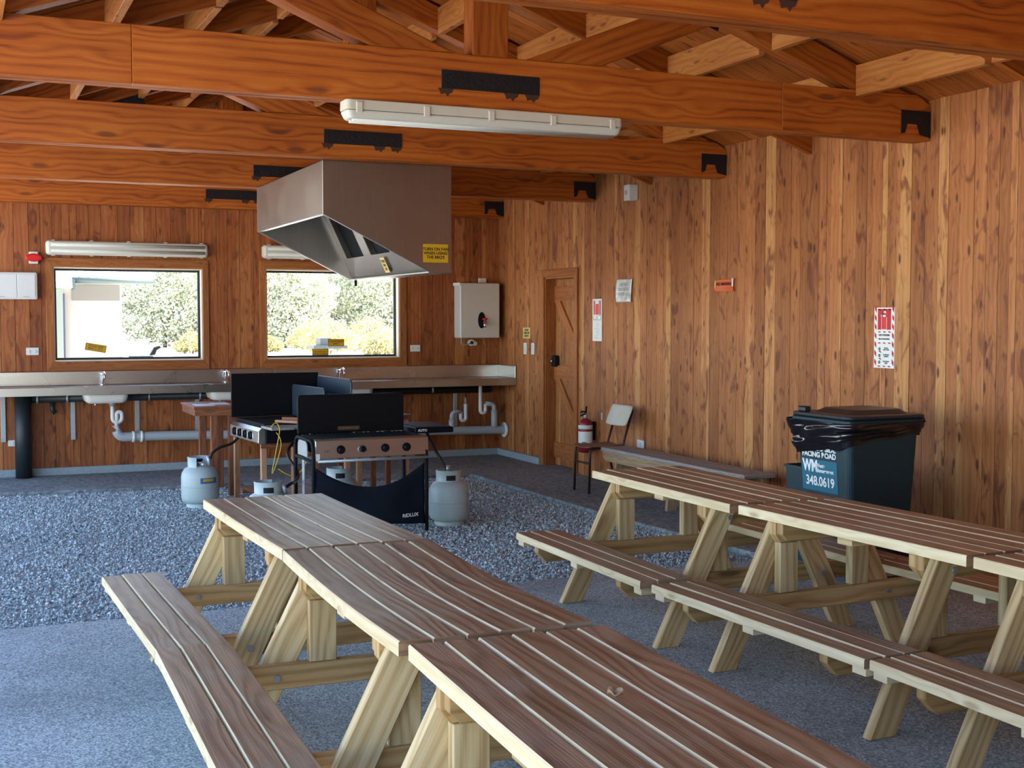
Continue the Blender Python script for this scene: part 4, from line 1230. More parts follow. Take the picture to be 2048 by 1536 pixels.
def extinguisher():
    t = thing('fire_extinguisher', 'red fire extinguisher with white bands hung on the wall beside the door', 'fire extinguisher', (-0.105, -2.385, 0.255))
    r = 0.070
    MB().lathe([(0.05, 0), (r, 0.012), (r, 0.275), (r * 0.93, 0.30), (r * 0.6, 0.325), (0.022, 0.335)], (0, 0, 0), 28).build('cylinder', 'dark_red', t)
    MB().lathe([(r + 0.001, 0.232), (r + 0.001, 0.272)], (0, 0, 0), 28).build('white_band', 'white', t)
    MB().lathe([(r + 0.001, 0.07), (r + 0.001, 0.21)], (0, 0, 0), 24, a0=math.radians(130), a1=math.radians(320)).build('instruction_label', 'paper', t)
    g = MB().lathe([(r + 0.002, 0.085), (r + 0.002, 0.11)], (0, 0, 0), 6, a0=math.radians(215), a1=math.radians(250)); g.build('green_patch', 'green_ink', t)
    MB().tube([(0, 0, 0.33), (0, 0, 0.385)], 0.018, 12).build('valve', 'galv', t)
    mb = MB()
    mb.tube([(0.0, 0, 0.385), (-0.03, -0.02, 0.405), (-0.075, -0.04, 0.400)], 0.008, 8)
    mb.tube([(0.0, 0, 0.375), (-0.03, -0.02, 0.378), (-0.07, -0.04, 0.365)], 0.008, 8)
    mb.tube([(0.0, 0, 0.38), (0.02, 0.02, 0.45)], 0.010, 8)
    mb.build('handle', 'black_matt', t)
    MB().box((0.072, -0.015, 0.12), (0.103, 0.015, 0.30)).build('wall_bracket', 'black_matt', t, bevel=0.003)
    MB().box((0.096, -0.17, 0.33), (0.104, -0.14, 0.40)).build('hook', 'galv', t, bevel=0.002)
extinguisher()

def school_chair():
    t = thing('chair', 'school chair with cream backrest and brown seat standing by the door', 'chair', (-0.375, -3.235, 0.0))
    # local: chair faces -x
    hw = 0.145
    MB().grid(lambda u, v: (-0.215 + 0.37 * v, (-0.165 + 0.33 * u) * (1 - 0.06 * v), 0.418 + 0.012 * (2 * u - 1) ** 2 - 0.012 * math.sin(math.pi * v) - 0.012 * max(0, 0.15 - v) / 0.15), 12, 12).build('seat', 'chair_seat', t, solid=0.010, bevel=0.002)
    def backp(u, v):
        a, b = rounded(u, v)
        return (0.150 + 0.075 * (v - 0.5) - 0.028 * math.cos((u - 0.5) * math.pi) + 0.028, a, b)
    def rounded(u, v):
        y = (u - 0.5) * 2; z = (v - 0.5) * 2
        k = 0.14
        y2 = y * math.sqrt(max(0, 1 - k * z ** 6)); z2 = z * math.sqrt(max(0, 1 - k * y ** 6))
        return (0.195 * y2, 0.688 + 0.092 * z2)
    MB().grid(backp, 16, 12).build('backrest', 'chair_back', t, solid=0.010, bevel=0.002)
    for s in (-1, 1):
        y = s * hw
        MB().tube([(-0.205, y, 0.0), (-0.195, y, 0.36)] + [(-0.195 + 0.03 * (1 - math.cos(a)), y, 0.37 + 0.033 * math.sin(a)) for a in [math.radians(q) for q in (20, 45, 70, 90)]] + [(-0.03, y, 0.404), (0.11, y, 0.404)], 0.011, 10).build('front_leg', 'chair_tube', t)
        MB().tube([(0.235, y, 0.0), (0.130, y, 0.38), (0.135, y, 0.42), (0.235, y, 0.74)], 0.011, 10).build('rear_leg', 'chair_tube', t)
    MB().tube([(-0.198, -hw, 0.27), (-0.198, hw, 0.27)], 0.009, 10).build('cross_rail', 'chair_tube', t)
    MB().tube([(0.16, -hw, 0.28), (0.16, hw, 0.28)], 0.009, 10).build('cross_rail', 'chair_tube', t)
school_chair()

def wall_bench():
    x0, x1, y0, y1, z = -0.475, -0.200, -5.640, -3.402, 0.420
    t = thing('bench', 'low grey weathered wooden bench along the right wall behind the picnic tables', 'bench', ((x0 + x1) / 2, (y0 + y1) / 2, 0))
    O = Matrix.Translation((-(x0 + x1) / 2, -(y0 + y1) / 2, 0))
    mb = MB()
    mb.box((x0, y0, z - 0.03), (x0 + 0.135, y1, z)); mb.box((x0 + 0.139, y0, z - 0.03), (x1, y1, z))
    mb.xf(O).build('seat', 'grey_board', t, bevel=0.003)
    for x in (x0 + 0.012, x1 - 0.037):
        MB().prism([(y0 + 0.10, z - 0.031), (y1 - 0.01, z - 0.031), (y1 - 0.02, z - 0.085), (y1 - 0.06, z - 0.12), (y0 + 0.14, z - 0.12), (y0 + 0.10, z - 0.08)], x, x + 0.025, 'yz').xf(O).build('apron', 'bench_frame', t)
    for yy in (y1 - 0.22, (y0 + y1) / 2, y0 + 0.22):
        MB().prism([(x0 + 0.04, z - 0.031), (x1 - 0.04, z - 0.031), (x1 - 0.01, 0), (x1 - 0.09, 0), ((x0 + x1) / 2, 0.09), (x0 + 0.09, 0), (x0 + 0.01, 0)], yy - 0.018, yy + 0.018, 'xz', along=(0, 1)).xf(O).build('leg', 'bench_frame', t)
wall_bench()

# ------------------------------------------------------------------ wheelie bin, its bag, and the tub behind it
BX0, BX1, BY0, BY1, BH = -0.985, -0.450, -7.445, -6.925, 1.0
def wheelie_bin():
    cx, cy = (BX0 + BX1) / 2, (BY0 + BY1) / 2
    t = thing('wheelie_bin', 'dark green wheelie bin with white lettering against the right wall', 'wheelie bin', (cx, cy, 0))
    def ring(s, z):
        wx = (BX1 - BX0) / 2; wy = (BY1 - BY0) / 2
        pts = rounded_rect(2 * wx * (1 - 0.20 * s), 2 * wy * (1 - 0.17 * s), 0.045)
        off = wx * 0.06 * s
        return [(p[0] + off, p[1], z) for p in pts]
    mb = MB(); rs = [ring(1, 0.03), ring(0.95, 0.055), ring(0.0, BH - 0.06)]
    n = len(rs[0])
    for q in rs: mb.v += q
    for k in range(len(rs) - 1):
        for i in range(n):
            j = (i + 1) % n
            mb.face([k * n + i, k * n + j, (k + 1) * n + j, (k + 1) * n + i], [(0, 0)] * 4, 0.5)
    mb.face(list(range(n))[::-1], [(0, 0)] * n, 0.5)
    mb.build('body', 'bin', t, fix=True)
    rm = MB()
    r0 = [(p[0], p[1]) for p in rounded_rect(BX1 - BX0 + 0.05, BY1 - BY0 + 0.05, 0.05)]
    rm.prism(r0, BH - 0.065, BH - 0.03, 'xy'); rm.build('rim', 'bin', t, bevel=0.006)
    ld = MB()
    lx0, lx1, ly = BX0 - cx - 0.022, BX1 - cx + 0.035, (BY1 - BY0) / 2 + 0.03
    l0 = [(p[0] + (lx0 + lx1) / 2, p[1]) for p in rounded_rect(lx1 - lx0, 2 * ly, 0.06)]
    ld.prism(l0, BH - 0.028, BH - 0.004, 'xy')
    lo = ld.build('lid', 'lid', t, bevel=0.010, seg=2)
    dm = MB()
    a = [(p[0] + 0.03, p[1], BH - 0.004) for p in rounded_rect(0.44, 0.42, 0.07)]
    b = [(p[0] + 0.04, p[1], BH + 0.022) for p in rounded_rect(0.35, 0.34, 0.06)]
    n = len(a); dm.v += a + b
    for i in range(n):
        j = (i + 1) % n
        dm.face([i, j, n + j, n + i], [(0, 0)] * 4, 0.5)
    dm.face([n + i for i in range(n)], [(0, 0)] * n, 0.5)
    dm.build('lid_panel', 'lid', lo, fix=True)
    MB().box((lx0 + 0.02, 0.16, BH - 0.004), (lx0 + 0.075, 0.23, BH + 0.030)).build('lid_knob', 'lid', lo, bevel=0.008)
    hx = BX1 - cx
    MB().tube([(hx + 0.03, -0.2, BH - 0.045), (hx + 0.065, -0.2, BH - 0.04), (hx + 0.065, 0.2, BH - 0.04), (hx + 0.03, 0.2, BH - 0.045)], 0.016, 10).build('handle', 'bin', t)
    for s in (-1, 1):
        MB().tube([(hx - 0.06, s * 0.215, 0.10), (hx - 0.06, s * 0.255, 0.10)], 0.098, 22).build('wheel', 'rubber', t)
    # teal label area and lettering on the narrow front (-X) face
    def fx(z): s = 1 - (z - 0.055) / (BH - 0.115) * 0.95 - 0.0; s = max(0, min(1, (BH - 0.06 - z) / (BH - 0.115) * 0.95)); wx = (BX1 - BX0) / 2; return -wx * (1 - 0.20 * s) + wx * 0.06 * s
    up = (Vector((fx(0.8), 0, 0.8)) - Vector((fx(0.4), 0, 0.4))).normalized()
    def on(y, z, o=0.002): return (fx(z) - o, y, z)
    pm = MB()
    pm.quad(on(0.205, 0.520), on(-0.135, 0.520), on(-0.135, 0.712), on(0.205, 0.712))
    pm.build('label', 'bin_face', t)
    text('LOGO SIDE', 0.046, 'white_ink', t, on(0.000, 0.782, 0.004), RX, up, bold=0.0016, squash=1.12)
    text('FACING ROAD', 0.044, 'white_ink', t, on(0.030, 0.742, 0.004), RX, up, bold=0.0016, squash=1.10)
    text('WM', 0.098, 'white_ink', t, on(0.118, 0.668, 0.004), RX, up, bold=0.004, squash=0.80)
    text('Waste\nManagement', 0.032, 'white_ink', t, on(0.062, 0.662, 0.004), RX, up, bold=0.001, align='LEFT', squash=1.0, spacing=0.95)
    text('348.0619', 0.080, 'white_ink', t, on(0.030, 0.578, 0.004), RX, up, bold=0.002, squash=0.92)
    # crumpled bag folded over the rim: hangs low at the front corner, shallow along the side
    g = MB()
    per = rounded_rect(BX1 - BX0 + 0.02, BY1 - BY0 + 0.02, 0.05, n=6)
    cum = [0]
    for i in range(len(per)):
        p, q = per[i], per[(i + 1) % len(per)]
        cum.append(cum[-1] + math.hypot(q[0] - p[0], q[1] - p[1]))
    tot = cum[-1]
    def at(s):
        s = (s % 1.0) * tot
        for i in range(len(per)):
            if s <= cum[i + 1] + 1e-9:
                f = (s - cum[i]) / max(1e-9, cum[i + 1] - cum[i]); p, q = per[i], per[(i + 1) % len(per)]
                return (p[0] + (q[0] - p[0]) * f, p[1] + (q[1] - p[1]) * f, (q[1] - p[1]), -(q[0] - p[0]))
    def bag(u, v):
        x, y, nx, ny = at(u); L = math.hypot(nx, ny) or 1
        nx, ny = nx / L, ny / L
        fr = min(1.0, max(0.0, (x - (BX0 - cx)) / (BX1 - BX0)))          # 0 at the front face
        yy = (y + 0.27) / 0.54
        drop = 0.082 * (1 - fr) ** 1.5 + 0.080 + (0.075 * yy - 0.02) * (1 - fr)
        drop += 0.022 * noise.noise((x * 9, y * 9, 2))
        z = BH - 0.045 - drop * v
        flare = 0.022 * (1 - v) * (0.6 + 0.8 * (1 - fr)) + 0.004
        fold = 0.018 * noise.noise((x * 6 + v * 3, y * 6 - v * 4, z * 24)) + 0.012 * math.sin(34 * z + 9 * y + 7 * x + 3 * noise.noise((x * 5, y * 5, z * 5)))
        fold *= (0.25 + 0.75 * math.sin(math.pi * min(1, v * 1.1 + 0.05)))
        k = flare + 0.020 + fold * 1.2 * (0.5 + 0.5 * (1 - fr)) - 0.02 * v * v
        shrink = 0.05 * drop * v / 0.3
        k = max(k, 0.010)
        return (x + nx * (k - shrink * 0.5), y + ny * (k - shrink * 0.5), z)
    bo = g.grid(bag, 220, 30, closed_u=True).build('bin_bag', 'bag')
    bo.location = (cx, cy, 0)
    tag(bo, 'shiny black plastic bag folded over the rim of the wheelie bin', 'bin bag')
wheelie_bin()

def tub():
    t = thing('tub', 'dark open topped tub standing behind the left side of the wheelie bin', 'tub', (-0.62, -6.705, 0))
    mb = MB()
    outer = [rounded_rect(0.27, 0.30, 0.03), rounded_rect(0.31, 0.34, 0.03), rounded_rect(0.29, 0.32, 0.03), rounded_rect(0.25, 0.28, 0.03)]
    zs = [0.0, 0.605, 0.605, 0.03]; n = len(outer[0])
    for o_, z in zip(outer, zs): mb.v += [(p[0], p[1], z) for p in o_]
    for k in range(3):
        for i in range(n):
            j = (i + 1) % n
            mb.face([k * n + i, k * n + j, (k + 1) * n + j, (k + 1) * n + i], [(0, 0)] * 4, 0.5)
    mb.face(list(range(n))[::-1], [(0, 0)] * n, 0.5); mb.face([3 * n + i for i in range(n)], [(0, 0)] * n, 0.5)
    mb.build('body', 'bin', t, fix=True)
    rim = MB(); a, b = rounded_rect(0.335, 0.365, 0.04), rounded_rect(0.295, 0.325, 0.03)
    n = len(a); rim.v += [(p[0], p[1], 0.60) for p in a] + [(p[0], p[1], 0.615) for p in a] + [(p[0], p[1], 0.615) for p in b] + [(p[0], p[1], 0.60) for p in b]
    for k in range(4):
        k2 = (k + 1) % 4
        for i in range(n):
            j = (i + 1) % n
            rim.face([k * n + i, k * n + j, k2 * n + j, k2 * n + i], [(0, 0)] * 4, 0.5)
    rim.build('rim', 'bin', t, fix=True)
tub()

# ------------------------------------------------------------------ barbecues
def barbecue_front():
    x0, x1 = -3.405, -2.552
    yf, yb = -4.62, -4.10
    t = thing('gas_barbecue', 'black gas barbecue with steel knob panel and hanging cloth sling, nearest the tables', 'barbecue', ((x0 + x1) / 2, -4.36, 0))
    O = Matrix.Translation((-(x0 + x1) / 2, 4.36, 0))
    fp = MB().prism([(yf, 0.565), (yf + 0.015, 0.695), (yf + 0.06, 0.705), (yf + 0.06, 0.565)], x0, x1, 'yz').xf(O).build('front_panel', 'panel_steel', t, bevel=0.004)
    for k, px in enumerate((680, 722, 767, 810)):
        x = x0 + (x1 - x0) * (px - 632) / 223.0
        y = yf + 0.007
        kn = MB().tube([(x, y, 0.628), (x, y - 0.012, 0.627)], 0.031, 18).xf(O).build('knob', 'panel_steel' if k == 1 else 'black', t)
        mb = MB().tube([(x, y - 0.0125, 0.627), (x, y - 0.034, 0.626)], [0.024, 0.020], 18)
        mb.xf(O).build('knob_grip', 'black', kn, bevel=0.003)
    text('GAS', 0.022, 'ink', t, Vector((x0 + 0.08, yf + 0.006, 0.617)) + Vector((-(x0 + x1) / 2, 4.36, 0)), (1, 0, 0), (0, 0, 1))
    MB().tube([(x0 + 0.01, yf - 0.005, 0.548), (x1 - 0.01, yf - 0.005, 0.548)], 0.011, 10).xf(O).build('front_rail', 'galv', t)
    MB().box((x0, yf - 0.008, 0.553), (x0 + 0.026, yf - 0.001, 0.603)).xf(O).build('white_tag', 'white', t)
    MB().box((x0, yf + 0.061, 0.60), (x1, yb, 0.690)).xf(O).build('fire_box', 'black', t, bevel=0.006)
    gr = MB()
    for k in range(22):
        x = x0 + 0.03 + (x1 - x0 - 0.06) * k / 21
        gr.box((x - 0.008, yf + 0.08, 0.691), (x + 0.008, yb - 0.02, 0.703))
    gr.xf(O).build('grill_plate', 'black_matt', t)
    ld = MB().prism([(p[0] + (x0 + x1) / 2 - 0.012, p[1] + 0.850) for p in rounded_rect(0.835, 0.292, 0.03, corners=(1, 1, 0, 0))], yb - 0.018, yb, 'xz').xf(O).build('lid', 'black', t, bevel=0.004)
    MB().box((-3.10, yb - 0.021, 0.722), (-2.93, yb - 0.0185, 0.752)).xf(O).build('badge', 'brand', ld)
    text('POWERHOUSE', 0.023, 'bench_frame', ld, Vector((-3.015, yb - 0.0225, 0.737)) + Vector((-(x0 + x1) / 2, 4.36, 0)), (1, 0, 0), (0, 0, 1))
    r = 0.0135
    for x in (x0 - 0.016, x1 - 0.016):
        pts = [(x, yf + 0.01, 0.0), (x, yf + 0.01, 0.62)] + [(x, yf + 0.09 - 0.08 * math.cos(a), 0.62 + 0.07 * math.sin(a)) for a in [math.radians(q) for q in (20, 45, 70, 90)]] + [(x, yb - 0.09, 0.69)]
        pts += [(x, yb - 0.08 + 0.08 * math.sin(a), 0.62 + 0.07 * math.cos(a)) for a in [math.radians(q) for q in (20, 45, 70, 90)]] + [(x, yb, 0.0)]
        if x > -3: pts = [(x, yf + 0.01, 0.0), (x, yf + 0.01, 0.60)]
        MB().tube(pts, r, 10).xf(O).build('leg', 'black_matt', t)
        MB().tube([(x, yf + 0.01, 0.545), (x, yb, 0.545)], r * 0.9, 8).xf(O).build('side_rail', 'black_matt', t)
    MB().tube([(x1 - 0.016, yb, 0.0), (x1 - 0.016, yb, 0.60)], r, 10).xf(O).build('leg', 'black_matt', t)
    # left end: pale drip tray plate and grey strap
    MB().prism([(p[0] - 4.36, p[1] + 0.625) for p in rounded_rect(0.26, 0.11, 0.05, corners=(1, 1, 0, 0))], x0 - 0.032, x0 - 0.026 + 0.001, 'yz').xf(O).build('end_panel', 'galv', t)
    MB().box((x0 - 0.014, -4.34, 0.10), (x0 - 0.008, -4.28, 0.54)).xf(O).build('end_strap', 'galv', t)
    # sling between the front legs
    xa, xb = x0 - 0.016 + r, x1 - 0.016 - r
    def sl(u, v):
        x = xa + (xb - xa) * u
        top = 0.505 - 0.135 * (1 - (2 * u - 1) ** 2) - 0.02 * math.sin(math.pi * u)
        bot = 0.055 + 0.05 * (1 - u)
        z = bot + (top - bot) * v
        y = yf + 0.012 - 0.05 * math.sin(math.pi * u) * (1 - 0.5 * v) + 0.010 * math.sin(11 * u + 6 * v + 2 * math.sin(5 * v))
        return (x, y, z)
    s = MB().grid(sl, 40, 16).xf(O).build('sling', 'sling', t, solid=0.004)
    p = sl(0.845, 0.18)
    text('RIDLUX', 0.036, 'white_ink', s, Vector((p[0], p[1] - 0.020, p[2])) + Vector((-(x0 + x1) / 2, 4.36, 0)), (1, 0.06, 0.05), (0, 0.02, 1), bold=0.0006)
    # right-hand side shelf
    sh = MB().box((x1 + 0.004, -4.31, 0.692), (-2.235, -3.85, 0.735)).xf(O).build('side_shelf', 'black', t, bevel=0.006)
    gl = MB()
    for k in range(8):
        y = -4.285 + k * 0.055
        gl.box((x1 + 0.03, y, 0.736), (-2.255, y + 0.032, 0.743))
    gl.xf(O).build('shelf_slat', 'hood_plate', sh)
    text('AUTO', 0.026, 'white_ink', sh, Vector((-2.49, -4.3125, 0.714)) + Vector((-(x0 + x1) / 2, 4.36, 0)), (1, 0, 0), (0, 0, 1), bold=0.0006)
    MB().box((-2.70, -3.98, 0.50), (-2.60, -3.90, 0.56)).xf(O).build('drip_cup', 'black_matt', t)
    MB().box((-2.72, -3.99, 0.5605), (-2.58, -3.89, 0.599)).xf(O).build('cup_holder', 'black_matt', t)
barbecue_front()

def barbecue_back():
    t = thing('gas_barbecue', 'gas barbecue with upright black wind guards on a wooden stand, behind the front barbecue', 'barbecue', (-3.463, -3.107, 0), math.radians(4.5))
    L, W = 0.85, 0.80
    # local: x into the barbecue, y away from the camera, knobs on the x=0 face
    cp = MB().prism([(0.0, 0.535), (-0.015, 0.545), (-0.012, 0.640), (0.012, 0.668), (0.045, 0.675), (0.045, 0.535)], 0.01, L - 0.01, 'xz').build('control_panel', 'panel_steel', t, bevel=0.003)
    for k in range(4):
        y = 0.68 - k * 0.155
        kn = MB().tube([(-0.0145, y, 0.595), (-0.030, y, 0.595)], [0.036, 0.032], 16).build('knob', 'black', t)
        MB().box((-0.040, y - 0.007, 0.570), (-0.0305, y + 0.007, 0.620)).build('knob_grip', 'black', kn, bevel=0.003)
        MB().box((-0.0155, y - 0.058, 0.575), (-0.0145, y - 0.044, 0.618)).build('dial_mark', 'white_ink', kn)
    MB().box((0.046, 0.0, 0.54), (W, L, 0.685)).build('fire_box', 'black', t, bevel=0.005)
    MB().box((0.03, 0.0, 0.686), (W - 0.02, L - 0.02, 0.700)).build('hotplate', 'black_matt', t, bevel=0.003)
    MB().box((0.0, L - 0.012, 0.701), (W, L + 0.006, 1.083)).build('wind_guard', 'black', t, bevel=0.003)
    MB().prism([(p[0] + L / 2 - 0.02, p[1] + 0.876) for p in rounded_rect(L - 0.02, 0.350, 0.035, corners=(0, 1, 0, 0))], W - 0.016, W, 'yz').build('wind_guard', 'hood_plate', t, bevel=0.004)  # left-facing guard, its daylight is part of the base colour
    MB().prism([(p[0] + L / 2 - 0.02, p[1] + 0.842) for p in rounded_rect(L - 0.03, 0.280, 0.03, corners=(1, 1, 0, 0))], 0.545, 0.560, 'yz').build('wind_guard', 'hood_plate', t, bevel=0.004)
    for (x, y) in ((0.035, 0.035), (0.035, L - 0.035), (W - 0.50, 0.035), (W - 0.035, 0.035), (W - 0.035, L - 0.035)):
        MB().box((x - 0.022, y - 0.022, 0.0), (x + 0.022, y + 0.022, 0.533), 2).build('leg', 'leg_pine', t, bevel=0.002)
    MB().box((0.0, -0.02, 0.505), (W, -0.001, 0.533)).build('stand_rail', 'red_brown', t)
    sl = MB()
    for k in range(6):
        sl.box((0.062 + k * 0.11, 0.06, 0.075), (0.062 + k * 0.11 + 0.10, L - 0.06, 0.10), 1)
    for y in (0.09, L - 0.13):
        sl.box((0.06, y, 0.04), (W - 0.06, y + 0.04, 0.0745), 0)
    sl.build('lower_shelf', 'red_brown', t)
    # timber shelf on the near side
    MB().box((0.0, -0.30, 0.672), (0.19, -0.022, 0.692), 1).build('side_plank', 'grey_board', t, bevel=0.002)
    MB().box((0.195, -0.26, 0.672), (0.44, -0.022, 0.690), 1).build('side_plank', 'grey_board', t, bevel=0.002)
barbecue_back()

def loose_stick(pts, wd, ht, mat, label):
    a, b = Vector(pts[0]), Vector(pts[1]); d = b - a; L = d.length
    q = d.to_track_quat('X', 'Z')
    o = MB().box((0, -wd / 2, 0), (L, wd / 2, ht), 0).build('timber_offcut', mat, bevel=0.002)
    o.location = a; o.rotation_mode = 'QUATERNION'; o.rotation_quaternion = q
    return tag(o, label, 'timber offcut', 'offcuts on the barbecue shelf')
loose_stick([(-3.30, -2.98, 0.703), (-3.03, -3.30, 0.700)], 0.045, 0.022, 'leg_pine', 'pale timber offcut lying across the shelf between the barbecues')
loose_stick([(-3.20, -2.80, 0.703), (-2.98, -3.02, 0.703)], 0.04, 0.03, 'red_brown', 'short red brown timber offcut beside the pale one between the barbecues')

def cord():
    def P(px, py, Y):
        # a point on the plane y = Y given by bearing and slope from the viewpoint's survey values
        return None
    t = thing('yellow_cord', 'thin yellow cord looped below the shelf between the barbecues', 'cord', (-3.40, -3.45, 0.70))
    O = Matrix.Translation((3.40, 3.45, -0.70))
    a = [(-3.453, -3.44, 0.697), (-3.43, -3.43, 0.725), (-3.404, -3.42, 0.734), (-3.385, -3.43, 0.705), (-3.384, -3.44, 0.66), (-3.418, -3.45, 0.498), (-3.449, -3.45, 0.336), (-3.41, -3.45, 0.42), (-3.375, -3.45, 0.55), (-3.385, -3.45, 0.62), (-3.41, -3.44, 0.66)]
    def smooth(p, n=6):
        out = []
        for i in range(len(p) - 1):
            p0, p1, p2, p3 = [Vector(p[max(0, min(len(p) - 1, k))]) for k in (i - 1, i, i + 1, i + 2)]
            for q in range(n):
                s = q / n
                out.append(0.5 * ((2 * p1) + (p2 - p0) * s + (2 * p0 - 5 * p1 + 4 * p2 - p3) * s * s + (3 * p1 - p0 - 3 * p2 + p3) * s ** 3))
        out.append(Vector(p[-1])); return out
    MB().tube(smooth(a), 0.0042, 6).xf(O).build('cord_loop', 'yellow_strap', t)
    b = [(-3.135, -3.40, 0.66), (-3.12, -3.41, 0.60), (-3.145, -3.42, 0.58), (-3.12, -3.42, 0.55), (-3.140, -3.42, 0.53), (-3.17, -3.43, 0.405), (-3.215, -3.44, 0.34), (-3.27, -3.45, 0.306), (-3.34, -3.45, 0.33), (-3.40, -3.45, 0.37)]
    MB().tube(smooth(b), 0.0042, 6).xf(O).build('cord_loop', 'yellow_strap', t)
cord()

def third_stand():
    t = thing('barbecue_stand', 'wooden legged stand seen under the front barbecue, farther back', 'stand', (-2.35, -2.30, 0))
    O = Matrix.Translation((2.35, 2.30, 0))
    MB().box((-2.50, -2.62, 0.66), (-1.98, -1.98, 0.70)).xf(O).build('top', 'red_brown', t, bevel=0.003)
    for (x, y, m) in ((-2.47, -2.59, 'leg_pine'), (-2.34, -2.59, 'red_brown'), (-2.03, -2.59, 'leg_pine'), (-2.47, -2.01, 'red_brown'), (-2.01, -2.01, 'red_brown')):
        MB().box((x - 0.022, y - 0.022, 0.0), (x + 0.022, y + 0.022, 0.659), 2).xf(O).build('leg', m, t)
    MB().box((-2.48, -2.60, 0.600), (-2.0, -2.575, 0.655)).xf(O).build('rail', 'red_brown', t)
    p = tag(MB().box((-2.30, -2.55, 0.702), (-2.10, -2.25, 0.732)).build('red_tray', 'dark_red', bevel=0.006), 'dark red tray lying on the stand behind the front barbecue', 'tray')
third_stand()

def side_table():
    t = thing('side_table', 'narrow red brown wooden side table left of the barbecues', 'side table', (-3.68, -1.85, 0))
    O = Matrix.Translation((3.68, 1.85, 0))
    MB().box((-3.84, -2.20, 0.775), (-3.45, -1.50, 0.795), 1).xf(O).build('top', 'red_brown', t, bevel=0.002)
    mb = MB()
    mb.box((-3.83, -2.19, 0.715), (-3.46, -2.17, 0.774)); mb.box((-3.83, -2.169, 0.715), (-3.81, -1.52, 0.774))
    mb.xf(O).build('apron', 'red_brown', t)
    for x, y in ((-3.655, -2.14), (-3.50, -2.14), (-3.655, -1.56), (-3.50, -1.56)):
        MB().box((x - 0.032, y - 0.028, 0.0), (x + 0.032, y + 0.028, 0.7745 if x > -3.6 else 0.774), 2).xf(O).build('leg', 'red_brown', t, bevel=0.002)
    a = tag(MB().box((-3.80, -2.12, 0.796), (-3.64, -1.86, 0.799)).build('paper_sheet', 'paper'), 'white sheet of paper on the side table, the nearer to the left end', 'paper', 'papers on the side table')
    b = tag(MB().box((-3.63, -2.00, 0.796), (-3.48, -1.75, 0.799)).build('paper_sheet', 'paper'), 'white sheet of paper on the side table, the one closer to the barbecue', 'paper', 'papers on the side table')
side_table()

def gas_bottle(loc, rz, label, collar_h=0.095, sticker=False):
    t = thing('gas_bottle', label, 'gas bottle', loc, rz, 'grey gas bottles around the barbecues')
    r = 0.155
    MB().lathe([(0.06, 0.035), (0.12, 0.04), (0.145, 0.06), (r, 0.09), (r, 0.26), (r * 0.96, 0.295), (r * 0.82, 0.33), (r * 0.55, 0.352), (0.03, 0.360)], (0, 0, 0), 36).build('body', 'gas', t)
    MB().lathe([(r + 0.001, 0.180), (r + 0.0022, 0.184), (r + 0.001, 0.188)], (0, 0, 0), 36).build('weld_seam', 'gas', t)
    MB().lathe([(0.115, 0.0), (0.115, 0.045), (0.110, 0.045), (0.110, 0.0)], (0, 0, 0), 28, close=False).build('foot_ring', 'gas', t)
    a0, a1 = math.radians(0), math.radians(280)
    c = MB().lathe([(0.098, 0.335), (0.100, 0.335 + collar_h), (0.094, 0.335 + collar_h), (0.092, 0.335)], (0, 0, 0), 30, a0=a0, a1=a1).build('collar', 'gas', t)
    MB().tube([(0, 0, 0.355), (0, 0, 0.395)], 0.018, 12).build('valve', 'chrome', t)
    MB().tube([(0.0, 0, 0.392), (0.0, 0.0, 0.41)], 0.026, 12).build('hand_wheel', 'black_matt', t)
    rgl = MB().tube([(0.03, -0.05, 0.372), (0.085, -0.085, 0.372)], 0.014, 10).build('valve_outlet', 'galv', t)
    if sticker:
        MB().lathe([(r + 0.0012, 0.215), (r + 0.0012, 0.262)], (0, 0, 0), 10, a0=math.radians(262 - math.degrees(rz)), a1=math.radians(318 - math.degrees(rz))).build('blue_label', 'blue_label', t)
        MB().lathe([(r + 0.0022, 0.232), (r + 0.0022, 0.254)], (0, 0, 0), 10, a0=math.radians(270 - math.degrees(rz)), a1=math.radians(306 - math.degrees(rz))).build('label_print', 'yellow', t)
    else:
        MB().lathe([(0.1006, 0.355), (0.1012, 0.395)], (0, 0, 0), 8, a0=math.radians(238 - math.degrees(rz)), a1=math.radians(280 - math.degrees(rz))).build('collar_slot', 'rust_black', c)
    return t
gas_bottle((-3.86, -2.56, -0.03), math.radians(-35), 'grey gas bottle with a blue label, leftmost beside the side table', sticker=True)
gas_bottle((-3.70, -4.40, -0.03), math.radians(60), 'grey gas bottle mostly hidden behind the far end of the left table row')
gas_bottle((-2.265, -4.28, -0.03), math.radians(60), 'grey gas bottle to the right of the front barbecue')
gas_bottle((-3.00, -3.80, -0.03), math.radians(60), 'grey gas bottle seen under the front barbecue, behind its cloth sling')

def hose(pts, rad, label):
    def smooth(p, n=6):
        out = []
        for i in range(len(p) - 1):
            p0, p1, p2, p3 = [Vector(p[max(0, min(len(p) - 1, k))]) for k in (i - 1, i, i + 1, i + 2)]
            for q in range(n):
                s = q / n
                out.append(0.5 * ((2 * p1) + (p2 - p0) * s + (2 * p0 - 5 * p1 + 4 * p2 - p3) * s * s + (3 * p1 - p0 - 3 * p2 + p3) * s ** 3))
        out.append(Vector(p[-1])); return out
    t = thing('gas_hose', label, 'gas hose', pts[-1], 0, 'black gas hoses')
    O = Matrix.Translation(-Vector(pts[-1]))
    MB().tube(smooth(pts), rad, 10).xf(O).build('hose', 'rubber', t)
    e = Vector(pts[-1])
    return t, e
t, e = hose([(-3.50, -2.50, 0.56), (-3.58, -2.54, 0.50), (-3.70, -2.62, 0.475), (-3.775, -2.66, 0.43), (-3.79, -2.66, 0.375)], 0.012, 'black gas hose curving down to the leftmost gas bottle')
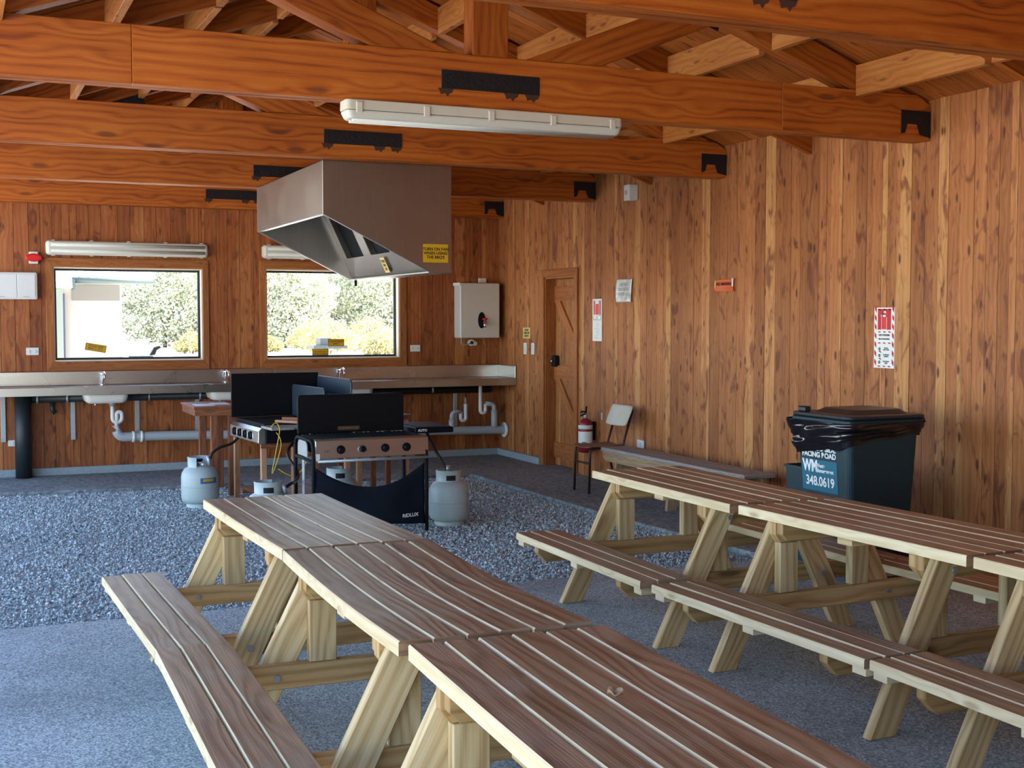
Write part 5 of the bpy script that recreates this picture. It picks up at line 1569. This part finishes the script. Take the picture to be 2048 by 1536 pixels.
MB().lathe([(0.012, -0.03), (0.042, -0.025), (0.045, -0.008), (0.03, 0.0), (0.014, 0.01)], (0, 0, 0), 18).xf(Matrix.Rotation(math.radians(80), 4, 'Y')).build('regulator', 'galv', t)
t, e = hose([(-3.12, -3.13, 0.57), (-3.22, -3.25, 0.56), (-3.36, -3.6, 0.50), (-3.38, -4.0, 0.40), (-3.46, -4.25, 0.37), (-3.53, -4.40, 0.375), (-3.59, -4.43, 0.345)], 0.012, 'black gas hose dropping to the gas bottle behind the left table row')
MB().lathe([(0.012, -0.02), (0.042, -0.015), (0.042, 0.008), (0.014, 0.015)], (0, 0, 0), 18).xf(Matrix.Rotation(math.radians(75), 4, 'Y')).build('regulator', 'galv', t)
t, e = hose([(-2.40, -4.15, 0.692), (-2.38, -4.18, 0.62), (-2.32, -4.25, 0.48), (-2.27, -4.28, 0.385)], 0.012, 'black gas hose hanging from the side shelf to the right gas bottle')
MB().tube([(0, 0, 0.0), (0, 0, 0.05)], 0.018, 12).build('regulator', 'galv', t)

# crumb of bark between the boards of the near table
o = MB().grid(lambda u, v: (0.036 * (v - 0.5) , 0.016 * (u - 0.5) * math.sin(math.pi * (0.1 + 0.8 * v)) * 2, 0.012 * (2 * u - 1) ** 2 + 0.004 * math.sin(9 * v)), 6, 8).build('dead_leaf', 'bench_frame', solid=0.001)
o.rotation_euler = (0.2, 0.1, math.radians(-30)); o.location = (-4.378, -10.845, 0.706)
tag(o, 'small curled dead leaf on the nearest table of the left row', 'leaf')

# ------------------------------------------------------------------ outside, behind the back windows
def neighbour():
    t = thing('building', 'pale building with a green gutter seen through the left window', 'building', (-6.0, 6.5, -0.12))
    O = Matrix.Translation((6.0, -6.5, 0.12))
    MB().box((-14.0, 6.5, -0.12), (-3.40, 9.5, 2.10)).xf(O).build('wall', 'out_wall', t)
    MB().box((-4.11, 6.485, 1.83), (-3.43, 6.499, 2.06)).xf(O).build('eave_shade_panel', plain('painted_eave_shade', (0.20, 0.185, 0.17), 0.8), t)  # added panel: the eave shadow on the wall, painted as darker grey
    rf = MB()
    n = 90
    for k in range(n):
        x = -14.2 + k * 0.125
        rf.prism([(x, 0.0), (x + 0.03, 0.02), (x + 0.06, 0.0), (x + 0.125, 0.0), (x + 0.125, -0.01), (x, -0.01)], 0.0, 1.0, 'xz')
    rm = Matrix.Translation((0, 6.02, 2.16)) @ Matrix.Rotation(math.radians(20), 4, 'X') @ Matrix.Diagonal((1, 4.2, 1, 1))
    rf.xf(rm).xf(O).build('roof', 'out_roof', t)
    MB().tube([(-4.15, 5.97, 2.115), (-3.02, 5.97, 2.115)], 0.045, 14).xf(O).build('gutter', 'out_green', t)
    MB().box((-4.9, 5.90, 2.00), (-4.14, 6.1, 2.10)).xf(O).build('verandah_beam', 'out_roof', t, bevel=0.01)
    MB().box((-4.145, 5.89, 1.98), (-4.115, 6.11, 2.13)).xf(O).build('beam_cap', 'out_green', t)
    MB().box((-4.385, 5.93, -0.11), (-4.285, 6.03, 1.995)).xf(O).build('post', 'out_post', t, bevel=0.006)
    MB().box((-4.60, 6.42, -0.10), (-4.22, 6.499, 1.93)).xf(O).build('doorway', 'out_dark', t)
neighbour()

def leafy(name, label, cat, loc, blobs, n, leaf, mat, trunk=None, seed=0, group=None):
    t = thing(name, label, cat, loc, 0, group)
    rs = np.random.RandomState(seed)
    P = []
    wts = np.array([b[3] ** 2 for b in blobs]); wts /= wts.sum()
    for b, c in zip(blobs, (wts * n).astype(int)):
        d = rs.normal(size=(c, 3)); d /= np.linalg.norm(d, axis=1)[:, None]
        rr = b[3] * rs.uniform(0.55, 1.08, c) ** 0.6
        rr *= 1 + 0.22 * np.sin(d[:, 0] * 7 + b[0]) * np.sin(d[:, 2] * 6 + d[:, 1] * 5)
        P.append(np.array(b[:3]) + d * rr[:, None] * np.array([1, 1, b[4] if len(b) > 4 else 0.8]))
    P = np.concatenate(P); m = len(P)
    a = rs.normal(size=(m, 3)); a /= np.linalg.norm(a, axis=1)[:, None]
    b_ = np.cross(a, rs.normal(size=(m, 3))); b_ /= np.linalg.norm(b_, axis=1)[:, None]
    s = leaf * rs.uniform(0.6, 1.3, m)[:, None]
    V = np.stack([P - a * s, P + b_ * s * 0.5, P + a * s, P - b_ * s * 0.5], 1).reshape(-1, 3)
    F = (np.arange(m)[:, None] * 4 + np.arange(4)).tolist()
    me = bpy.data.meshes.new('foliage'); me.from_pydata(V.tolist(), [], F)
    at = me.attributes.new('rnd', 'FLOAT', 'FACE'); at.data.foreach_set('value', rs.rand(m).astype(np.float32))
    me.materials.append(M[mat])
    o = bpy.data.objects.new('foliage', me); COL.objects.link(o); o.parent = t
    if trunk:
        MB().tube([(0, 0, -0.02), (0.05, 0, trunk[0] * 0.5), (0, 0.05, trunk[0])], [trunk[1], trunk[1] * 0.8, trunk[1] * 0.5], 8).build('trunk', 'bark', t)
    return t
def _tree(px, dist):
    """ground position of something seen at bearing px (photo column) and distance dist from the viewpoint"""
    a = YAW + math.atan((px - 1024) / F_PX)
    return (-5.752 + math.sin(a) * dist, -13.365 + math.cos(a) * dist, -0.12)
TG = 'grey green trees beyond the windows'
crown = [(0, 0, 4.2, 2.6, 0.9), (-1.6, 0.3, 3.2, 1.7, 0.8), (1.7, -0.2, 3.4, 1.8, 0.8), (0.3, 0.2, 5.9, 1.7, 0.9), (0, -0.8, 2.0, 1.9, 0.8), (-1.5, -0.3, 1.6, 1.4, 0.8), (1.5, -0.3, 1.7, 1.4, 0.8), (0.0, -0.5, 1.1, 1.3, 0.7)]
for k, (px, d, sc, lab) in enumerate(((330, 76, 1.0, 'pale leafy tree seen at the middle of the left window'), (425, 80, 1.1, 'pale leafy tree at the right side of the left window'),
                                 (570, 74, 0.85, 'pale leafy tree at the left side of the right window'), (672, 84, 1.15, 'tall pale tree behind the middle of the right window'),
                                 (770, 78, 1.0, 'pale leafy tree at the right side of the right window'))):
    leafy('tree', lab, 'tree', _tree(px, d), [tuple(v * sc for v in b[:4]) + (b[4],) for b in crown], 20000, 0.105, 'leaf', (1.6 * sc, 0.12), 30 + k, TG)
BG = 'yellow green bushes below the trees'
bush = [(0, 0, 0.9, 1.0, 0.8), (-0.8, 0, 0.6, 0.7, 0.7), (0.8, 0.1, 0.65, 0.75, 0.7)]
for k, (px, d, sc, lab) in enumerate(((625, 66, 0.9, 'yellow green bush left of centre in the right window'), (660, 60, 0.95, 'yellow bush directly above the lower yellow sticker of the right window'),
                                 (735, 62, 1.0, 'yellow green bush near the right side of the right window'), (762, 56, 0.55, 'small round bush low at the right side of the right window'),
                                 (540, 64, 0.45, 'small reddish bush at the left edge of the right window'), (385, 62, 0.6, 'low bush at the right side of the left window'))):
    leafy('bush', lab, 'bush', _tree(px, d), [tuple(v * sc for v in b[:4]) + (b[4],) for b in bush], 5000, 0.06, 'leaf_yellow', (0.3, 0.05), 60 + k, BG)

def outdoor_bits():
    c = _tree(653, 30)
    t = thing('outdoor_table', 'small grey outdoor stand seen low in the right window', 'outdoor stand', c)
    MB().box((-0.38, -0.3, 0.98), (0.42, 0.3, 1.05)).build('top', 'out_grey', t)
    MB().tube([(0, 0, 0), (0, 0, 0.98)], 0.05, 10).build('post', 'out_grey', t)
    MB().box((-0.2, -0.2, 1.051), (0.05, 0.2, 1.22)).build('box', 'out_grey', t)
    b = thing('drinking_fountain', 'grey metal fitting standing outside at the bottom of the left window', 'outdoor fitting', (-3.80, 1.2, -0.12))
    MB().box((-0.16, -0.06, 0.0), (0.10, 0.06, 1.275)).build('pedestal', 'out_grey', b, bevel=0.01)
    MB().prism([(0.06, 1.276), (0.12, 1.276), (0.14, 1.33), (0.19, 1.36), (0.17, 1.385), (0.11, 1.365)], -0.04, 0.04, 'xz').build('spout', 'out_grey', b, bevel=0.006)
outdoor_bits()
